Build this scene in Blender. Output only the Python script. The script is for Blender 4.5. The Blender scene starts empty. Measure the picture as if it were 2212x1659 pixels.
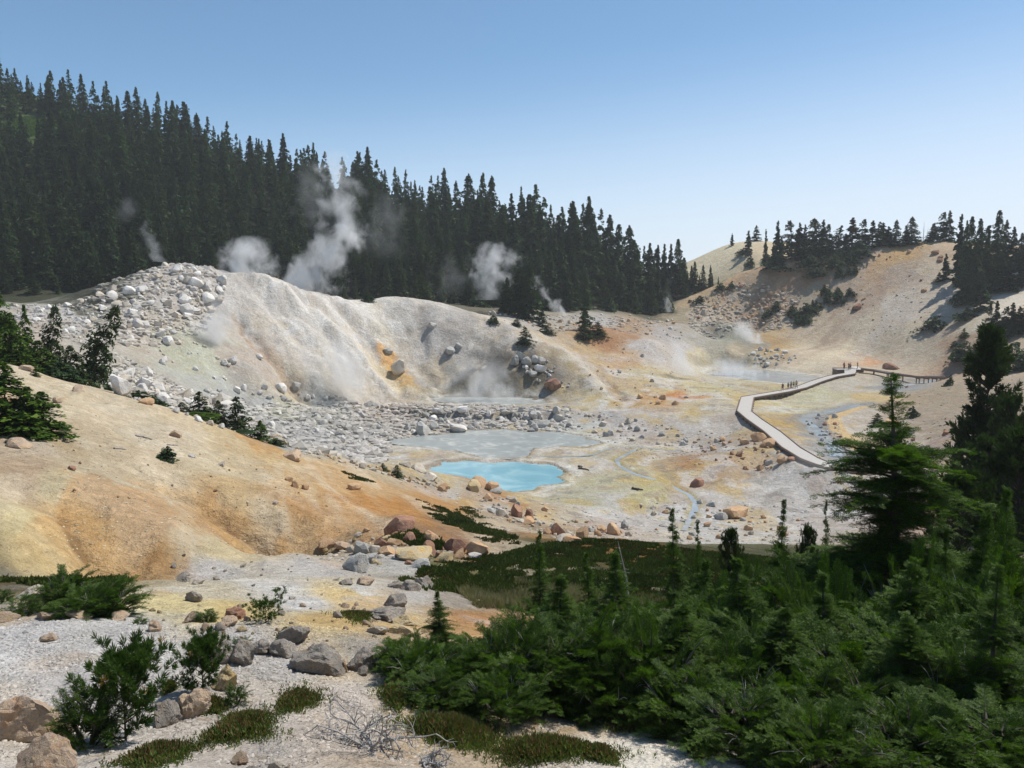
import bpy, math, random
import numpy as np
from mathutils import Vector, Matrix

# ------------------------------------------------------------------ camera
FPX, HOR = 804.0, 300.0
TH = math.atan((384-HOR)/FPX)
CT, ST = math.cos(TH), math.sin(TH)
scene = bpy.context.scene
col = scene.collection
camd = bpy.data.cameras.new('camera'); cam = bpy.data.objects.new('camera', camd); col.objects.link(cam)
camd.sensor_width = 36; camd.lens = 36*FPX/1024; camd.clip_start = 0.1; camd.clip_end = 20000
cam.location = (0,0,0); cam.rotation_euler = (math.pi/2-TH, 0, 0)
scene.camera = cam

def ray(px, py):
    a = (px-512)/FPX; b = (384-py)/FPX
    dy = CT+b*ST
    return a/dy, (-ST+b*CT)/dy            # sideways and upward slope per metre forward
def W(px, py, Y):
    u, t = ray(px, py); return (u*Y, Y, t*Y)

# ------------------------------------------------------------------ noise
def _h(ix, iy, seed):
    n = (ix.astype(np.int64)*374761393 + iy.astype(np.int64)*668265263 + seed*1274126177) & 0xffffffff
    n = ((n ^ (n >> 13))*1274126177) & 0xffffffff
    return ((n ^ (n >> 16)) & 0xffff)/65535.0
def vnoise(x, y, seed=0):
    ix = np.floor(x); iy = np.floor(y); fx = x-ix; fy = y-iy
    fx = fx*fx*fx*(fx*(fx*6-15)+10); fy = fy*fy*fy*(fy*(fy*6-15)+10)
    a = _h(ix,iy,seed); b = _h(ix+1,iy,seed); c = _h(ix,iy+1,seed); d = _h(ix+1,iy+1,seed)
    return (a+(b-a)*fx)+((c+(d-c)*fx)-(a+(b-a)*fx))*fy
def fbm(x, y, seed=0, octv=4, gain=.5):
    s = 0; amp = 1; tot = 0
    for o in range(octv):
        s = s+amp*(vnoise(x*2**o+17.3*o, y*2**o-9.1*o, seed+o)*2-1); tot += amp; amp *= gain
    return s/tot
def sstep(x, a, b):
    t = np.clip((x-a)/(b-a), 0, 1); return t*t*(3-2*t)

# ------------------------------------------------------------------ heights: (px, py, metres ahead) read off the view, and hidden ground (u, metres, z)
CP = [
 # foreground bench
 (0,768,6.6),(250,768,6.6),(512,768,7.2),(700,768,7.4),(1024,768,7.4),
 (0,690,8.4),(200,680,8.8),(400,690,9.2),(600,715,9.0),(720,710,9.4),
 (0,640,10.4),(150,630,11.2),(300,640,11.2),(420,650,11.8),(560,680,10.8),
 (0,608,12.8),(130,612,12.8),(250,610,13.6),(350,610,14.5),(440,620,15),(520,640,14.5),
 (60,592,16),(160,590,16.5),(250,585,18),(350,585,19),(420,585,21),
 (0,583,18.8),(60,580,19.5),(135,573,21.5),(200,566,24),(270,556,27),(330,553,29),(400,545,31),(340,567,25),(400,565,26),
 # orange slope
 (0,560,20.5),(60,560,21.2),(120,560,23),(0,500,23.5),(60,500,25),(130,500,28.5),(200,530,30),(270,540,31),
 (0,450,33),(60,455,34),(130,460,37),(200,480,38),(280,505,39),(350,530,37),(400,520,37),
 (0,410,43),(60,415,44),(130,425,48),(200,440,50),(280,465,52),(360,490,53),(430,515,50),(480,530,46),
 (0,366,56),(30,371,57),(60,380,58),(106,391,59),(153,405,60),(200,420,62),(240,433,63),(278,445,64),(333,456,68),(370,463,74),(400,466,78),(430,471.5,82),(450,476,84),(470,479,85),(485,484,85),(505,490,84),(525,496,82),(545,506,78),
 (450,500,70),(500,518,62),(545,532,56),(430,500,60),
 # hummock with heather
 (450,560,29),(500,552,31),(560,542,33),(610,539,34.5),(660,544,34.5),(700,549,34),(760,556,33),(860,565,32),(1024,575,31),
 (480,600,22),(560,600,21),(640,600,21),(720,610,20),(860,640,18),(1024,640,17.5),
 # basin floor
 (600,533,66),(560,520,73),(640,520,79),(700,530,73),(760,545,66),(620,500,88),(700,500,88),(760,510,84),(820,500,88),(860,500,90),
 (560,500,88),(640,480,97),(700,480,98),(760,480,96),(820,480,98),
 (420,462,105),(400,450,116),(590,490,92),(570,470,103),(600,455,113),(660,455,112),(690,462,106),(720,462,103),(735,470,99),(650,470,103),(760,465,102),
 (345,455,108),(360,440,124),(430,432,131),(500,430,134),(580,438,128),(620,430,134),(680,430,130),(720,440,122),
 (300,432,118),(260,415,118),(320,415,133),(370,415,142),(420,418,143),(480,412,148),(540,410,149),(600,412,146),(650,415,141),
 (440,400,160),(500,400,162),(535,400,160),(400,401,158),
 # white mound
 (120,388,84),(160,405,86),(200,425,90),(250,440,98),
 (60,345,112),(0,330,118),(110,360,108),(60,322,130),(0,303,150),(60,301,150),(100,291,152),(140,279,157),(160,270,162),(185,266,166),(215,271,167),(240,277,169),(270,279,171),(300,291,174),(340,307,178),
 (150,330,136),(200,310,152),(150,365,116),(200,350,136),(200,385,122),(240,330,152),(250,370,138),(250,397,133),(300,320,165),(300,350,156),(300,375,150),(300,397,146),(340,330,170),(345,360,160),(350,385,155),(350,400,151),(380,390,160),
 (370,365,167),(400,345,180),(420,365,174),(400,385,163),(430,385,167),
 (360,304,186),(385,299,192),(415,301,192),(440,306,191),(480,319,188),(520,333,184),(550,346,179),(460,335,183),(470,355,178),(510,355,174),(445,372,174),
 (460,390,166),(465,380,168),(475,368,171),(500,363,172),(525,366,171),(535,385,166),(550,400,160),
 # crater wall, hump to its right
 (560,370,171),(570,350,188),(590,338,200),(607,330,206),(630,338,204),(600,360,184),(590,390,162),(640,350,196),(640,375,176),(640,395,158),(690,400,152),(680,375,186),(660,345,200),(670,360,197),(700,357,216),
 (700,371,209),(730,372,207),(760,372,206),(800,377,193),(760,382,184),(720,386,173),(815,379.5,186),(700,390,166),
 # boardwalk surroundings
 (735,400,152),(735,425,130),(720,412,140),(760,400,157),(790,402,160),(820,395,164),(850,385,172),(835,372,196),(815,372,202),(850,368,197),(762,412,140),(775,422,128),(790,432,120),(800,445,110),(826,466.5,96),(845,469.5,97),(809,460.5,99),(868,472,99),(791,449.5,105),(772,434,116),(753,421,128),(744,413,136),(747,399.5,155),(832,378,180),(850,375,184),
 (800,415,140),(830,425,128),(840,440,117),(842,454,106),
 (860,410,142),(880,398,156),(900,390,166),(920,384,176),(940,378,186),(870,372,190),(900,375,190),
 # right spur
 (880,430,126),(900,410,140),(940,395,152),(960,385,160),(1024,370,165),(1024,410,120),(960,430,108),(900,450,112),(900,480,92),(1024,450,84),(960,480,80),(880,500,86),(1024,500,60),(940,530,60),
 # far crater and rim
 (690,327,238),(720,325,246),(750,333,247),(780,345,238),(700,345,224),(730,352,223),(760,355,223),(720,340,230),(790,352,224),(830,357,217),(855,362,208),(810,363,214),(770,364,217),(735,366,217),(745,345,234),
 # right hill
 (660,325,255),(700,320,262),(760,335,250),(820,347,232),(870,358,218),(900,366,206),(940,362,196),(980,352,186),(1024,345,178),
 (686,296,292),(737,274,287),(766,264,282),(795,257,278),(830,252,276),(870,247,275),(910,243,274),(940,241,272),(975,243,270),(1024,246,262),
 (740,300,272),(800,300,262),(850,300,254),(900,300,243),(850,275,264),(900,270,260),(950,270,250),(950,300,232),(980,285,232),(1000,300,215),(1024,305,205),(960,330,205),(1000,325,192),(900,335,222),(850,330,236),(1024,325,188),
 # pale knoll behind
 (690,263,372),(720,248,375),(745,241,378),(775,242,380),(800,245,375),(700,280,345),(760,262,335),
 # ground between domes and forest
 (520,314,212),(560,318,222),(600,319,235),(640,318,255),(480,309,218),(440,305,232),(380,301,240),(330,300,232),(560,330,206),
 # forest base and slope
 (0,300,198),(100,299,205),(200,300,215),(300,300,226),(400,299,243),(480,304,248),(560,310,252),(640,311,275),
 (0,200,262),(123,212,265),(259,232,272),(398,252,280),(481,268,282),(560,284,282),
 (0,103,335),(123,133,335),(259,170,332),(398,208,325),(481,234,318),(560,258,310),(615,280,305),(650,293,310),
]
HP = [ # u, Y, z
 (-2,3,-1.9),(-.6,3,-2.0),(0,3,-2.1),(.6,3,-2.1),(2,3,-2),(-2,1.5,-1.7),(0,1.5,-1.7),(2,1.5,-1.7),(0,5,-3.2),(.6,5,-3.2),(-.6,5,-3.1),
 (-1.6,7,-3),(-1.6,12,-4),(-1.6,20,-4),(-1.6,40,1),(-1.6,80,8),(-1.6,160,20),(-1.6,260,70),(-1.6,340,110),
 (1.5,8,-2.5),(1.5,16,-5),(1.5,30,-6),(1.5,60,-4),(1.5,120,8),(1.5,200,22),(1.5,300,30),
 (-1,20,-7),(-1,45,-3),(-1,90,-2),(-1,150,2),(-1,205,5),(-1,265,52),(-1,335,95),
 (.95,18,-8),(.95,40,-10),(.95,70,-7),(.95,120,0),(.95,180,6),(.95,260,20),
 (-.6,70,-6.5),(-.5,72,-9.5),(-.4,74,-12),(-.33,76,-13.5),(-.25,80,-16.5),(-.2,88,-19),(-.6,90,-6.5),
 (-.62,175,-2.5),(-.5,185,0),(-.4,192,0),(-.3,190,0),(-.2,200,-1),(-.12,206,-1.5),(-.05,205,-4),
 (-.02,50,-14.6),(.1,48,-14.5),(.2,48,-15),(.35,48,-15),(.55,45,-13.5),(.1,40,-12.5),(.3,40,-12.5),
 (.13,216,-8),(.09,200,-8.6),
 (.25,243,-11),(.3,250,-12),(.33,300,3),(.42,300,10),(.5,300,12),(.6,300,12),(.3,320,2),
 (-.7,430,120),(-.3,430,62),(0,430,22),(.12,420,8),(.22,430,15),(.3,430,22),(.6,430,20),(1.5,430,20),(-1.6,430,130),
 (-1.6,900,60),(-.5,900,20),(0,900,-10),(.5,900,-10),(1.6,900,-10),(-1.6,2400,-20),(0,2400,-30),(1.6,2400,-30),
]
pts = []
for (px,py,Y) in CP:
    u,t = ray(px,py); pts.append((u, math.log(Y), t))
for (u,Y,z) in HP: pts.append((u, math.log(Y), z/Y))
P = np.array(pts)
KU, KL, CC = 1.0, 0.75, 0.02
A = np.stack([P[:,0]*KU, P[:,1]*KL], 1)
def kern(d2): return np.sqrt(d2+CC*CC)
d2 = ((A[:,None]-A[None])**2).sum(-1)
n = len(A)
Mx = np.zeros((n+3,n+3)); Mx[:n,:n] = -kern(d2)+np.eye(n)*2e-5; Mx[:n,n] = 1; Mx[:n,n+1:] = A; Mx[n:,:n] = Mx[:n,n:].T
sol = np.linalg.solve(Mx, np.concatenate([P[:,2],[0,0,0]]))
def slope_at(u, l):
    sh = u.shape; q = np.stack([u.ravel()*KU, l.ravel()*KL],1); out = np.empty(len(q))
    for i in range(0,len(q),20000):
        s = q[i:i+20000]; dd = (s[:,0,None]-A[None,:,0])**2+(s[:,1,None]-A[None,:,1])**2
        out[i:i+20000] = -kern(dd)@sol[:n]+sol[n]+s@sol[n+1:]
    return out.reshape(sh)

NU, NR = 720, 960
us = np.concatenate([np.linspace(-1.9,-.72,46)[:-1], np.linspace(-.72,.72,NU-90), np.linspace(.72,1.9,46)[1:]])
ls = np.concatenate([np.linspace(math.log(1.6),math.log(5.5),40)[:-1], np.linspace(math.log(5.5),math.log(420),NR-70), np.linspace(math.log(420),math.log(2400),32)[1:]])
UU, LL = np.meshgrid(us, ls)
# the smooth control surface is solved on a coarser lattice, then read bilinearly
cu = np.linspace(-1.9,1.9,420); cl = np.linspace(ls[0]-.01, ls[-1]+.01, 520)
cS = slope_at(*np.meshgrid(cu,cl))
def bil(arr, gu, gl, u, l):
    iu = np.clip(np.searchsorted(gu,u)-1,0,len(gu)-2); il = np.clip(np.searchsorted(gl,l)-1,0,len(gl)-2)
    fu = np.clip((u-gu[iu])/(gu[iu+1]-gu[iu]),0,1); fl = np.clip((l-gl[il])/(gl[il+1]-gl[il]),0,1)
    return (arr[il,iu]*(1-fu)+arr[il,iu+1]*fu)*(1-fl)+(arr[il+1,iu]*(1-fu)+arr[il+1,iu+1]*fu)*fl
YY = np.exp(LL); XX = UU*YY
ZZ = bil(cS,cu,cl,UU,LL)*YY

def seg_dist(X, Y, poly, closed=False):
    d = np.full(X.shape, 1e9); q = list(poly)+([poly[0]] if closed else [])
    for (x0,y0),(x1,y1) in zip(q[:-1], q[1:]):
        vx,vy = x1-x0,y1-y0; L = vx*vx+vy*vy+1e-9
        t = np.clip(((X-x0)*vx+(Y-y0)*vy)/L,0,1)
        d = np.minimum(d, np.hypot(X-x0-t*vx, Y-y0-t*vy))
    return d
def inside(X, Y, poly):
    r = np.zeros(X.shape,bool); j = len(poly)-1
    for i in range(len(poly)):
        xi,yi = poly[i]; xj,yj = poly[j]
        r ^= ((yi>Y)!=(yj>Y)) & (X < (xj-xi)*(Y-yi)/(yj-yi+1e-12)+xi); j = i
    return r
def lvl(pix, z):          # pixels on a level sheet at height z -> ground positions
    o = []
    for px,py in pix:
        u,t = ray(px,py); Y = z/t; o.append((u*Y, Y))
    return o
# ------------------------------------------------------------------ water bodies and creeks (level sheets at their real heights)
POOL_Z, MUD_Z, CRAT_Z, FAR_Z = -21.9, -21.75, -20.0, -18.7
POOL = lvl([(429,467.6),(445.5,463.3),(463,461.6),(478,460.6),(497,460.6),(524,462.6),(544.5,465.3),(560.8,468),(563.5,473.4),(562,479.5),(565,483.6),(547,487),(535,491),(521.5,491.5),(501,491),(485,489),(465,485),(445,480),(432,474)], POOL_Z)
MUD = lvl([(377.8,442),(415.7,436.8),(455.5,432.3),(499,428.7),(531.5,431.4),(567.6,433),(589,438.6),(607,444),(589,447.6),(562,446.7),(538.7,448.5),(533,456.7),(515,458.6),(481,456.5),(463,451),(426.6,447.6),(401,444)], MUD_Z)
CRAT = lvl([(425,398),(470,397),(535,398),(548,402),(525,404.5),(500,405),(450,403)], CRAT_Z)
FARP = lvl([(706,371.5),(735,369.5),(757,370),(790,373),(820,377.5),(812,381),(785,383),(760,381),(730,377),(710,374)], FAR_Z)
BODIES = [(POOL,POOL_Z,4.5),(MUD,MUD_Z,5),(CRAT,CRAT_Z,4),(FARP,FAR_Z,5)]

def smooth_at(X, Y):      # height of the control surface alone
    return bil(cS,cu,cl,X/Y,np.log(Y))*Y
def ground_px(px, py, lo=5.0):     # first meeting of a sight line with the control surface
    u,t = ray(px,py)
    L = np.linspace(math.log(lo), math.log(2000), 3000)
    s = bil(cS,cu,cl,np.full_like(L,u),L)
    k = np.argmax(s>=t)
    Y = math.exp(L[k]); return (u*Y, Y)
STREAM = [ground_px(*p) for p in [(935,379),(920,381.5),(904,385),(893,388)]]
STREAM2 = [ground_px(*p) for p in [(862,404),(848,407),(833.5,410),(814,414.5),(804,419),(814,426),(820,432),(828,440),(832,449),(838,455)]]
CREEK_A = [ground_px(*p) for p in [(534,459),(562,459.5),(589,458.5),(598,454),(611,450),(634.5,448.6),(661.6,450.4),(690,452)]]
CREEK_B = [ground_px(*p) for p in [(636,450.4),(625.5,456.7),(614.6,462),(625.5,471),(643.5,478.4),(670.7,485.6),(690,493),(697,503.7),(690,516),(684,530)]]
CREEKS = [(STREAM,2.2),(STREAM2,1.9),(CREEK_A,.45),(CREEK_B,.5)]

def blob(X, Y, px, py, Yd, rx, ry):
    u,_ = ray(px,py); return np.exp(-(((X-u*Yd)/rx)**2+((Y-Yd)/ry)**2))
def ridged(x, y, seed, o=3): return 1-np.abs(fbm(x,y,seed,o))*2

def relief(X, Y, Z):
    fine = lambda lam: sstep(lam/(Y*.0055), 2.0, 4.5)
    forest = sstep(Y,195,215)*sstep(-X+.12*Y,0,20)
    near = 1-sstep(Y,18,40)
    rub = np.clip(blob(X,Y,300,430,118,22,16)+blob(X,Y,520,415,142,40,8)+blob(X,Y,170,300,150,35,20)+blob(X,Y,740,310,262,35,22)+.7*blob(X,Y,640,440,118,25,18)+.6*blob(X,Y,620,510,80,28,12),0,1)
    amp = .55+.9*rub
    mnd = np.clip(blob(X,Y,300,340,158,36,22)+blob(X,Y,440,345,176,34,16),0,1)
    Z = Z+mnd*(fbm(X/7,Y/7,5,3)*1.1+np.abs(fbm(X/3.4,Y/3.4,7,3))*.9-.2)
    Z = Z+fbm(X/9,Y/9,3,2)*.38*amp*sstep(Y,20,60)+fbm(X/3,Y/3,11,3)*.17*amp*fine(3)+fbm(X/1.1,Y/1.1,23,3)*.075*(amp+.3)*fine(1.1)
    Z = Z+fbm(X/.35,Y/.35,31,3)*.03*fine(.35)+fbm(X/.12,Y/.12,41,2)*.012*fine(.12)
    # rills down the white mound (fall line runs to the right) and down the right hill
    m1 = np.clip(blob(X,Y,320,335,160,30,16)+.8*blob(X,Y,420,350,175,26,12),0,1)
    c,s = math.cos(math.radians(-35)), math.sin(math.radians(-35))
    a = X*c+Y*s; b = -X*s+Y*c
    wob = fbm(X/12,Y/12,51,2)*3
    Z = Z+m1*(ridged((b+wob*1.6)/6.5,a/22,61,4)*.62+ridged((b+wob)/2.0,a/14,64,3)*.34+fbm(X/1.4,Y/1.4,66,3)*.16-.45)
    m2 = np.clip(blob(X,Y,880,315,235,60,30)+blob(X,Y,780,290,268,40,20)+.7*blob(X,Y,950,430,115,40,40),0,1)
    c,s = math.cos(math.radians(40)), math.sin(math.radians(40))
    a = X*c+Y*s; b = -X*s+Y*c
    Z = Z+m2*(ridged((b+wob)/7,a/50,71)*.45+ridged((b+wob)/2.2,a/25,74,2)*.12-.3)
    # orange slope: long gullies towards the viewer
    m3 = sstep(Y,19,26)*(1-sstep(Y,52,62))*sstep(-X,-6,4)
    a = X*.35-Y*.94; b = X*.94+Y*.35
    Z = Z+m3*(ridged((b+wob*.5)/6,a/26,81)*.35+ridged((b+wob*.4)/1.7,a/12,84,2)*.07-.25)
    for path in ([(60,488),(78,515),(95,540),(104,556)],[(150,470),(185,478),(215,492),(245,505),(262,515),(300,535)],[(225,506),(245,517),(262,530),(300,537)]):
        d = seg_dist(X,Y,[ground_px(*q) for q in path]); Z = Z-.32*np.exp(-(d/.38)**2)-.95*np.exp(-(d/2.2)**2)
    for amp_,sg,path in ((1.4,2.2,[(262,281),(290,298),(318,318),(345,342),(368,368),(384,390)]),(-1.5,2.0,[(238,322),(255,342),(275,362),(295,385)]),(-1.7,2.6,[(342,312),(362,335),(380,360),(396,390)]),(-1.0,1.6,[(300,300),(322,330),(345,360),(352,385)]),(.9,2.2,[(405,306),(430,330),(438,352)]),(-1.0,1.8,[(418,312),(420,335),(415,365)]),(-.8,1.2,[(590,372),(610,385),(622,400)]),(1.1,3.0,[(560,352),(590,372),(600,392)])):
        q = [ground_px(*p_) for p_ in path]; d = seg_dist(X+fbm(X/4,Y/4,221,3)*1.6,Y+fbm(X/4,Y/4,223,3)*1.6,q); Z = Z+amp_*np.exp(-(d/sg)**2)
    return Z
ZZ = relief(XX, YY, ZZ)
for poly,zw,wd in BODIES:
    Xw = XX+fbm(XX/3.5,YY/3.5,92,4)*1.9; Yw = YY+fbm(XX/3.5,YY/3.5,97,4)*2.2
    ins = inside(Xw,Yw,poly); d = seg_dist(Xw,Yw,poly,True)
    e = d+fbm(XX/2.5,YY/2.5,91,3)*.7*np.where(ins,-1,1)*0
    low = zw+.03+.03*np.minimum(d,wd)+np.maximum(fbm(XX/1.6,YY/1.6,95,3),-.2)*.05
    t = sstep(d,0,wd)
    ZZ = np.where(ins, np.minimum(ZZ, zw-.05-.12*np.minimum(d,3)), low*(1-t)+ZZ*t)
_a = XX+fbm(XX/3.5,YY/3.5,92,4)*1.9; _b = YY+fbm(XX/3.5,YY/3.5,97,4)*2.2; ANYB = np.zeros(XX.shape,bool)
for poly,zw,wd in BODIES: ANYB |= inside(_a,_b,poly)
for poly,zw,wd in BODIES:      # no low ground outside the shores
    d = seg_dist(_a,_b,poly,True)
    ZZ = np.where(~ANYB&(d<12), np.maximum(ZZ,zw+.02+.012*np.minimum(d,6)), ZZ)
BW = [(850.4,369.5,188),(850,373.4,184),(832.4,376.3,180),(816,381.5,176),(801,387.3,171),(784.7,391.1,166.5),(747.5,397.3,155),(744.2,411,136),(753.8,418.8,128),(772.7,431.8,116.5),(791.2,447.5,105),(809.6,458.4,99),(826,465.0,96.5),(845,468.3,97),(868,470.5,99)]
AR = [(861,368.5,187),(874,370,186),(888,372.4,184),(903,374.6,182),(918,376.6,181),(947,377,184)]
for pth,wd in ((BW,1.9),(AR,1.4)):       # the walkways clear the ground they cross
    q = [W(*p) for p in pth]; bd = np.full(XX.shape,1e9); bz = np.zeros(XX.shape)
    for a,b in zip(q[:-1],q[1:]):
        vx,vy = b[0]-a[0],b[1]-a[1]; t = np.clip(((XX-a[0])*vx+(YY-a[1])*vy)/(vx*vx+vy*vy),0,1); d = np.hypot(XX-a[0]-t*vx,YY-a[1]-t*vy)
        k = d<bd; bd = np.where(k,d,bd); bz = np.where(k,a[2]+(b[2]-a[2])*t,bz)
    ZZ = np.where(bd<9, np.minimum(ZZ, bz-.5+np.maximum(bd-wd,0)*.45), ZZ); ZZ = np.where(bd<4, np.maximum(ZZ, bz-2.2-bd*1.1), ZZ)
for path,wd in CREEKS:
    d = seg_dist(XX+fbm(XX/2,YY/2,99,3)*.5*wd,YY,path); ZZ = ZZ-(.1+.1*wd)*np.exp(-(d/wd)**2)
def gz(x, y):             # final ground height
    x = np.asarray(x,float); y = np.asarray(y,float)
    return bil(ZZ, us, ls, x/y, np.log(y))
SL = ZZ/YY
def G(px, py, lo=None):        # the ground seen at a pixel of the photograph -> (x, y, z)
    u,t = ray(px,py)
    i = int(np.clip(np.searchsorted(us,u)-1,0,len(us)-2)); f = (u-us[i])/(us[i+1]-us[i])
    c = SL[:,i]*(1-f)+SL[:,i+1]*f
    ok = c>=t
    if lo: ok &= ls>math.log(lo)
    if not ok.any():
        k = int(np.argmax(c-(ls<math.log(lo or 1))*9)); Y = math.exp(ls[k])
    else:
        k = max(1,int(np.argmax(ok))); q = (t-c[k-1])/(c[k]-c[k-1]+1e-12); Y = math.exp(ls[k-1]+np.clip(q,0,1)*(ls[k]-ls[k-1]))
    x = u*Y; return (x, Y, float(gz(x,Y)))

# ------------------------------------------------------------------ object helpers
def tag(o, label=None, cat=None, group=None, kind=None):
    if label: o['label'] = label
    if cat: o['category'] = cat
    if group: o['group'] = group
    if kind: o['kind'] = kind
    return o
def mesh_np(name, V, F, mat=None, smooth=False, colors=None, midx=None):
    V = np.asarray(V, np.float32); F = np.asarray(F, np.int32)
    me = bpy.data.meshes.new(name)
    me.vertices.add(len(V)); me.vertices.foreach_set('co', V.ravel())
    k = F.shape[1]
    me.loops.add(F.size); me.loops.foreach_set('vertex_index', F.ravel())
    me.polygons.add(len(F)); me.polygons.foreach_set('loop_start', np.arange(0,F.size,k,dtype=np.int32))
    try: me.polygons.foreach_set('loop_total', np.full(len(F),k,np.int32))
    except Exception: pass
    me.polygons.foreach_set('use_smooth', np.full(len(F), bool(smooth)))
    if midx is not None: me.polygons.foreach_set('material_index', np.asarray(midx,np.int32))
    me.update(calc_edges=True)
    if colors is not None:
        ca = me.color_attributes.new('Col','FLOAT_COLOR','POINT')
        ca.data.foreach_set('color', np.concatenate([np.asarray(colors,np.float32), np.ones((len(V),1),np.float32)],1).ravel())
    if mat is not None:
        for m in (mat if isinstance(mat,(list,tuple)) else [mat]): me.materials.append(m)
    return me
def link(name, me, parent=None):
    o = bpy.data.objects.new(name, me); col.objects.link(o)
    if parent is not None: o.parent = parent
    return o
def empty(name, loc=(0,0,0), rz=0, s=1.0):
    o = bpy.data.objects.new(name, None); col.objects.link(o); o.empty_display_size = .2
    o.location = loc; o.rotation_euler = (0,0,rz); o.scale = (s,s,s) if np.isscalar(s) else s
    return o
def copy_tree(o, parent=None):
    c = o.copy(); col.objects.link(c); c.parent = parent
    for k in list(o.children): copy_tree(k, c)
    return c

# ------------------------------------------------------------------ materials
def s2l(c):
    c = np.asarray(c,float)/255; return np.where(c<=.04045, c/12.92, ((c+.055)/1.055)**2.4)
class NT:
    def __init__(s, name):
        s.m = bpy.data.materials.new(name); s.m.use_nodes = True; s.t = s.m.node_tree; s.n = s.t.nodes
        s.n.clear(); s.out = s.n.new('ShaderNodeOutputMaterial')
    def add(s, typ, ins=None, **kw):
        d = s.n.new('ShaderNode'+typ)
        for k,v in kw.items(): setattr(d,k,v)
        for k,v in (ins or {}).items():
            sk = d.inputs[k]
            if isinstance(v, bpy.types.NodeSocket): s.t.links.new(v, sk)
            else: sk.default_value = v
        return d
    def noise(s, scale, detail=4, rough=.55, vec=None, dist=0):
        i = {'Scale':scale,'Detail':detail,'Roughness':rough,'Distortion':dist}
        if vec is not None: i['Vector'] = vec
        return s.add('TexNoise', i).outputs['Fac']
    def ramp(s, fac, stops):
        r = s.add('ValToRGB', {'Fac':fac}); e = r.color_ramp.elements
        while len(e)<len(stops): e.new(.5)
        for el,(p,c) in zip(e,stops):
            el.position = p; el.color = (c,c,c,1) if np.isscalar(c) else tuple(c)+(1,)
        return r.outputs['Color']
    def math(s, op, a, b=0.0, c=None, clamp=False):
        i = {0:a,1:b}
        if c is not None: i[2] = c
        return s.add('Math', i, operation=op, use_clamp=clamp).outputs[0]
    def mix(s, fac, a, b, mode='MIX'):
        d = s.add('Mix', data_type='RGBA', blend_type=mode)
        for k,v in ((0,fac),(6,a),(7,b)):
            if isinstance(v, bpy.types.NodeSocket): s.t.links.new(v, d.inputs[k])
            else: d.inputs[k].default_value = v if np.isscalar(v) else (tuple(v)+(1,) if len(v)==3 else v)
        return d.outputs[2]
    def vary(s, c, fac, lo, hi):      # multiply a colour by a grey range
        g = s.add('MapRange', {'Value':fac,'From Min':.25,'From Max':.75,'To Min':lo,'To Max':hi}).outputs[0]
        v = s.add('VectorMath', {0:c,1:g}, operation='MULTIPLY')
        cg = s.add('CombineColor', {0:g,1:g,2:g}).outputs[0]
        return s.mix(1.0, c, cg, 'MULTIPLY')
    def bsdf(s, color, rough=.9, normal=None, spec=.25, **kw):
        i = {'Base Color':color if isinstance(color,bpy.types.NodeSocket) else tuple(color)+(1,), 'Roughness':rough, 'Specular IOR Level':spec}
        if normal is not None: i['Normal'] = normal
        i.update(kw)
        b = s.add('BsdfPrincipled', i); s.t.links.new(b.outputs[0], s.out.inputs['Surface']); return b
    def bump(s, h, strength=.5, dist=.1, normal=None):
        i = {'Height':h,'Strength':strength,'Distance':dist}
        if normal is not None: i['Normal'] = normal
        return s.add('Bump', i).outputs[0]

# ---- ground: mineral soil colour with some shade painted in, stored per vertex, broken up by procedural grain
m = NT('mineral_soil')
geo = m.add('NewGeometry'); pos = geo.outputs['Position']
vc = m.add('VertexColor', layer_name='Col').outputs['Color']
dist = m.add('VectorMath', {0:pos}, operation='LENGTH').outputs['Value']
n_big = m.noise(.35,5,.6,pos,.6); n_mid = m.noise(2.2,5,.65,pos,.3); n_fin = m.noise(14,4,.7,pos); n_peb = m.noise(60,3,.7,pos)
n_lo = m.noise(.9,7,.7,pos,.9); n_cr = m.noise(1.7,8,.72,pos,1.4)
c = m.vary(vc, n_big, .86, 1.12); c = m.vary(c, n_mid, .78, 1.18); c = m.vary(c, n_fin, .76, 1.2)
crust = m.ramp(n_lo,[(.53,(1,1,1)),(.57,(1.16,1.16,1.15))]); c = m.mix(1.0,c,crust,'MULTIPLY')
crack = m.ramp(n_cr,[(.36,(.74,.70,.64)),(.42,(1,1,1))]); c = m.mix(1.0,c,crack,'MULTIPLY')
vor = m.add('TexVoronoi', {'Vector':pos,'Scale':24.0}, feature='F1')
c2 = m.vary(c, vor.outputs['Distance'], 1.12, .72); c = m.mix(.5, c, c2)
warm = m.ramp(n_big, [(.35,(1.05,.98,.9)),(.65,(.96,1.0,1.05))]); c = m.mix(.5, c, warm, 'MULTIPLY')
h = m.math('ADD', m.math('MULTIPLY', n_mid, .24), m.math('MULTIPLY', n_fin, .035)); h = m.math('ADD', h, m.math('MULTIPLY', vor.outputs['Distance'], -.012))
h = m.math('ADD', h, m.math('MULTIPLY', n_big, .5))
m.bsdf(c, .95, m.bump(h, .95, 1.0), .12)
M_SOIL = m.m

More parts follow.
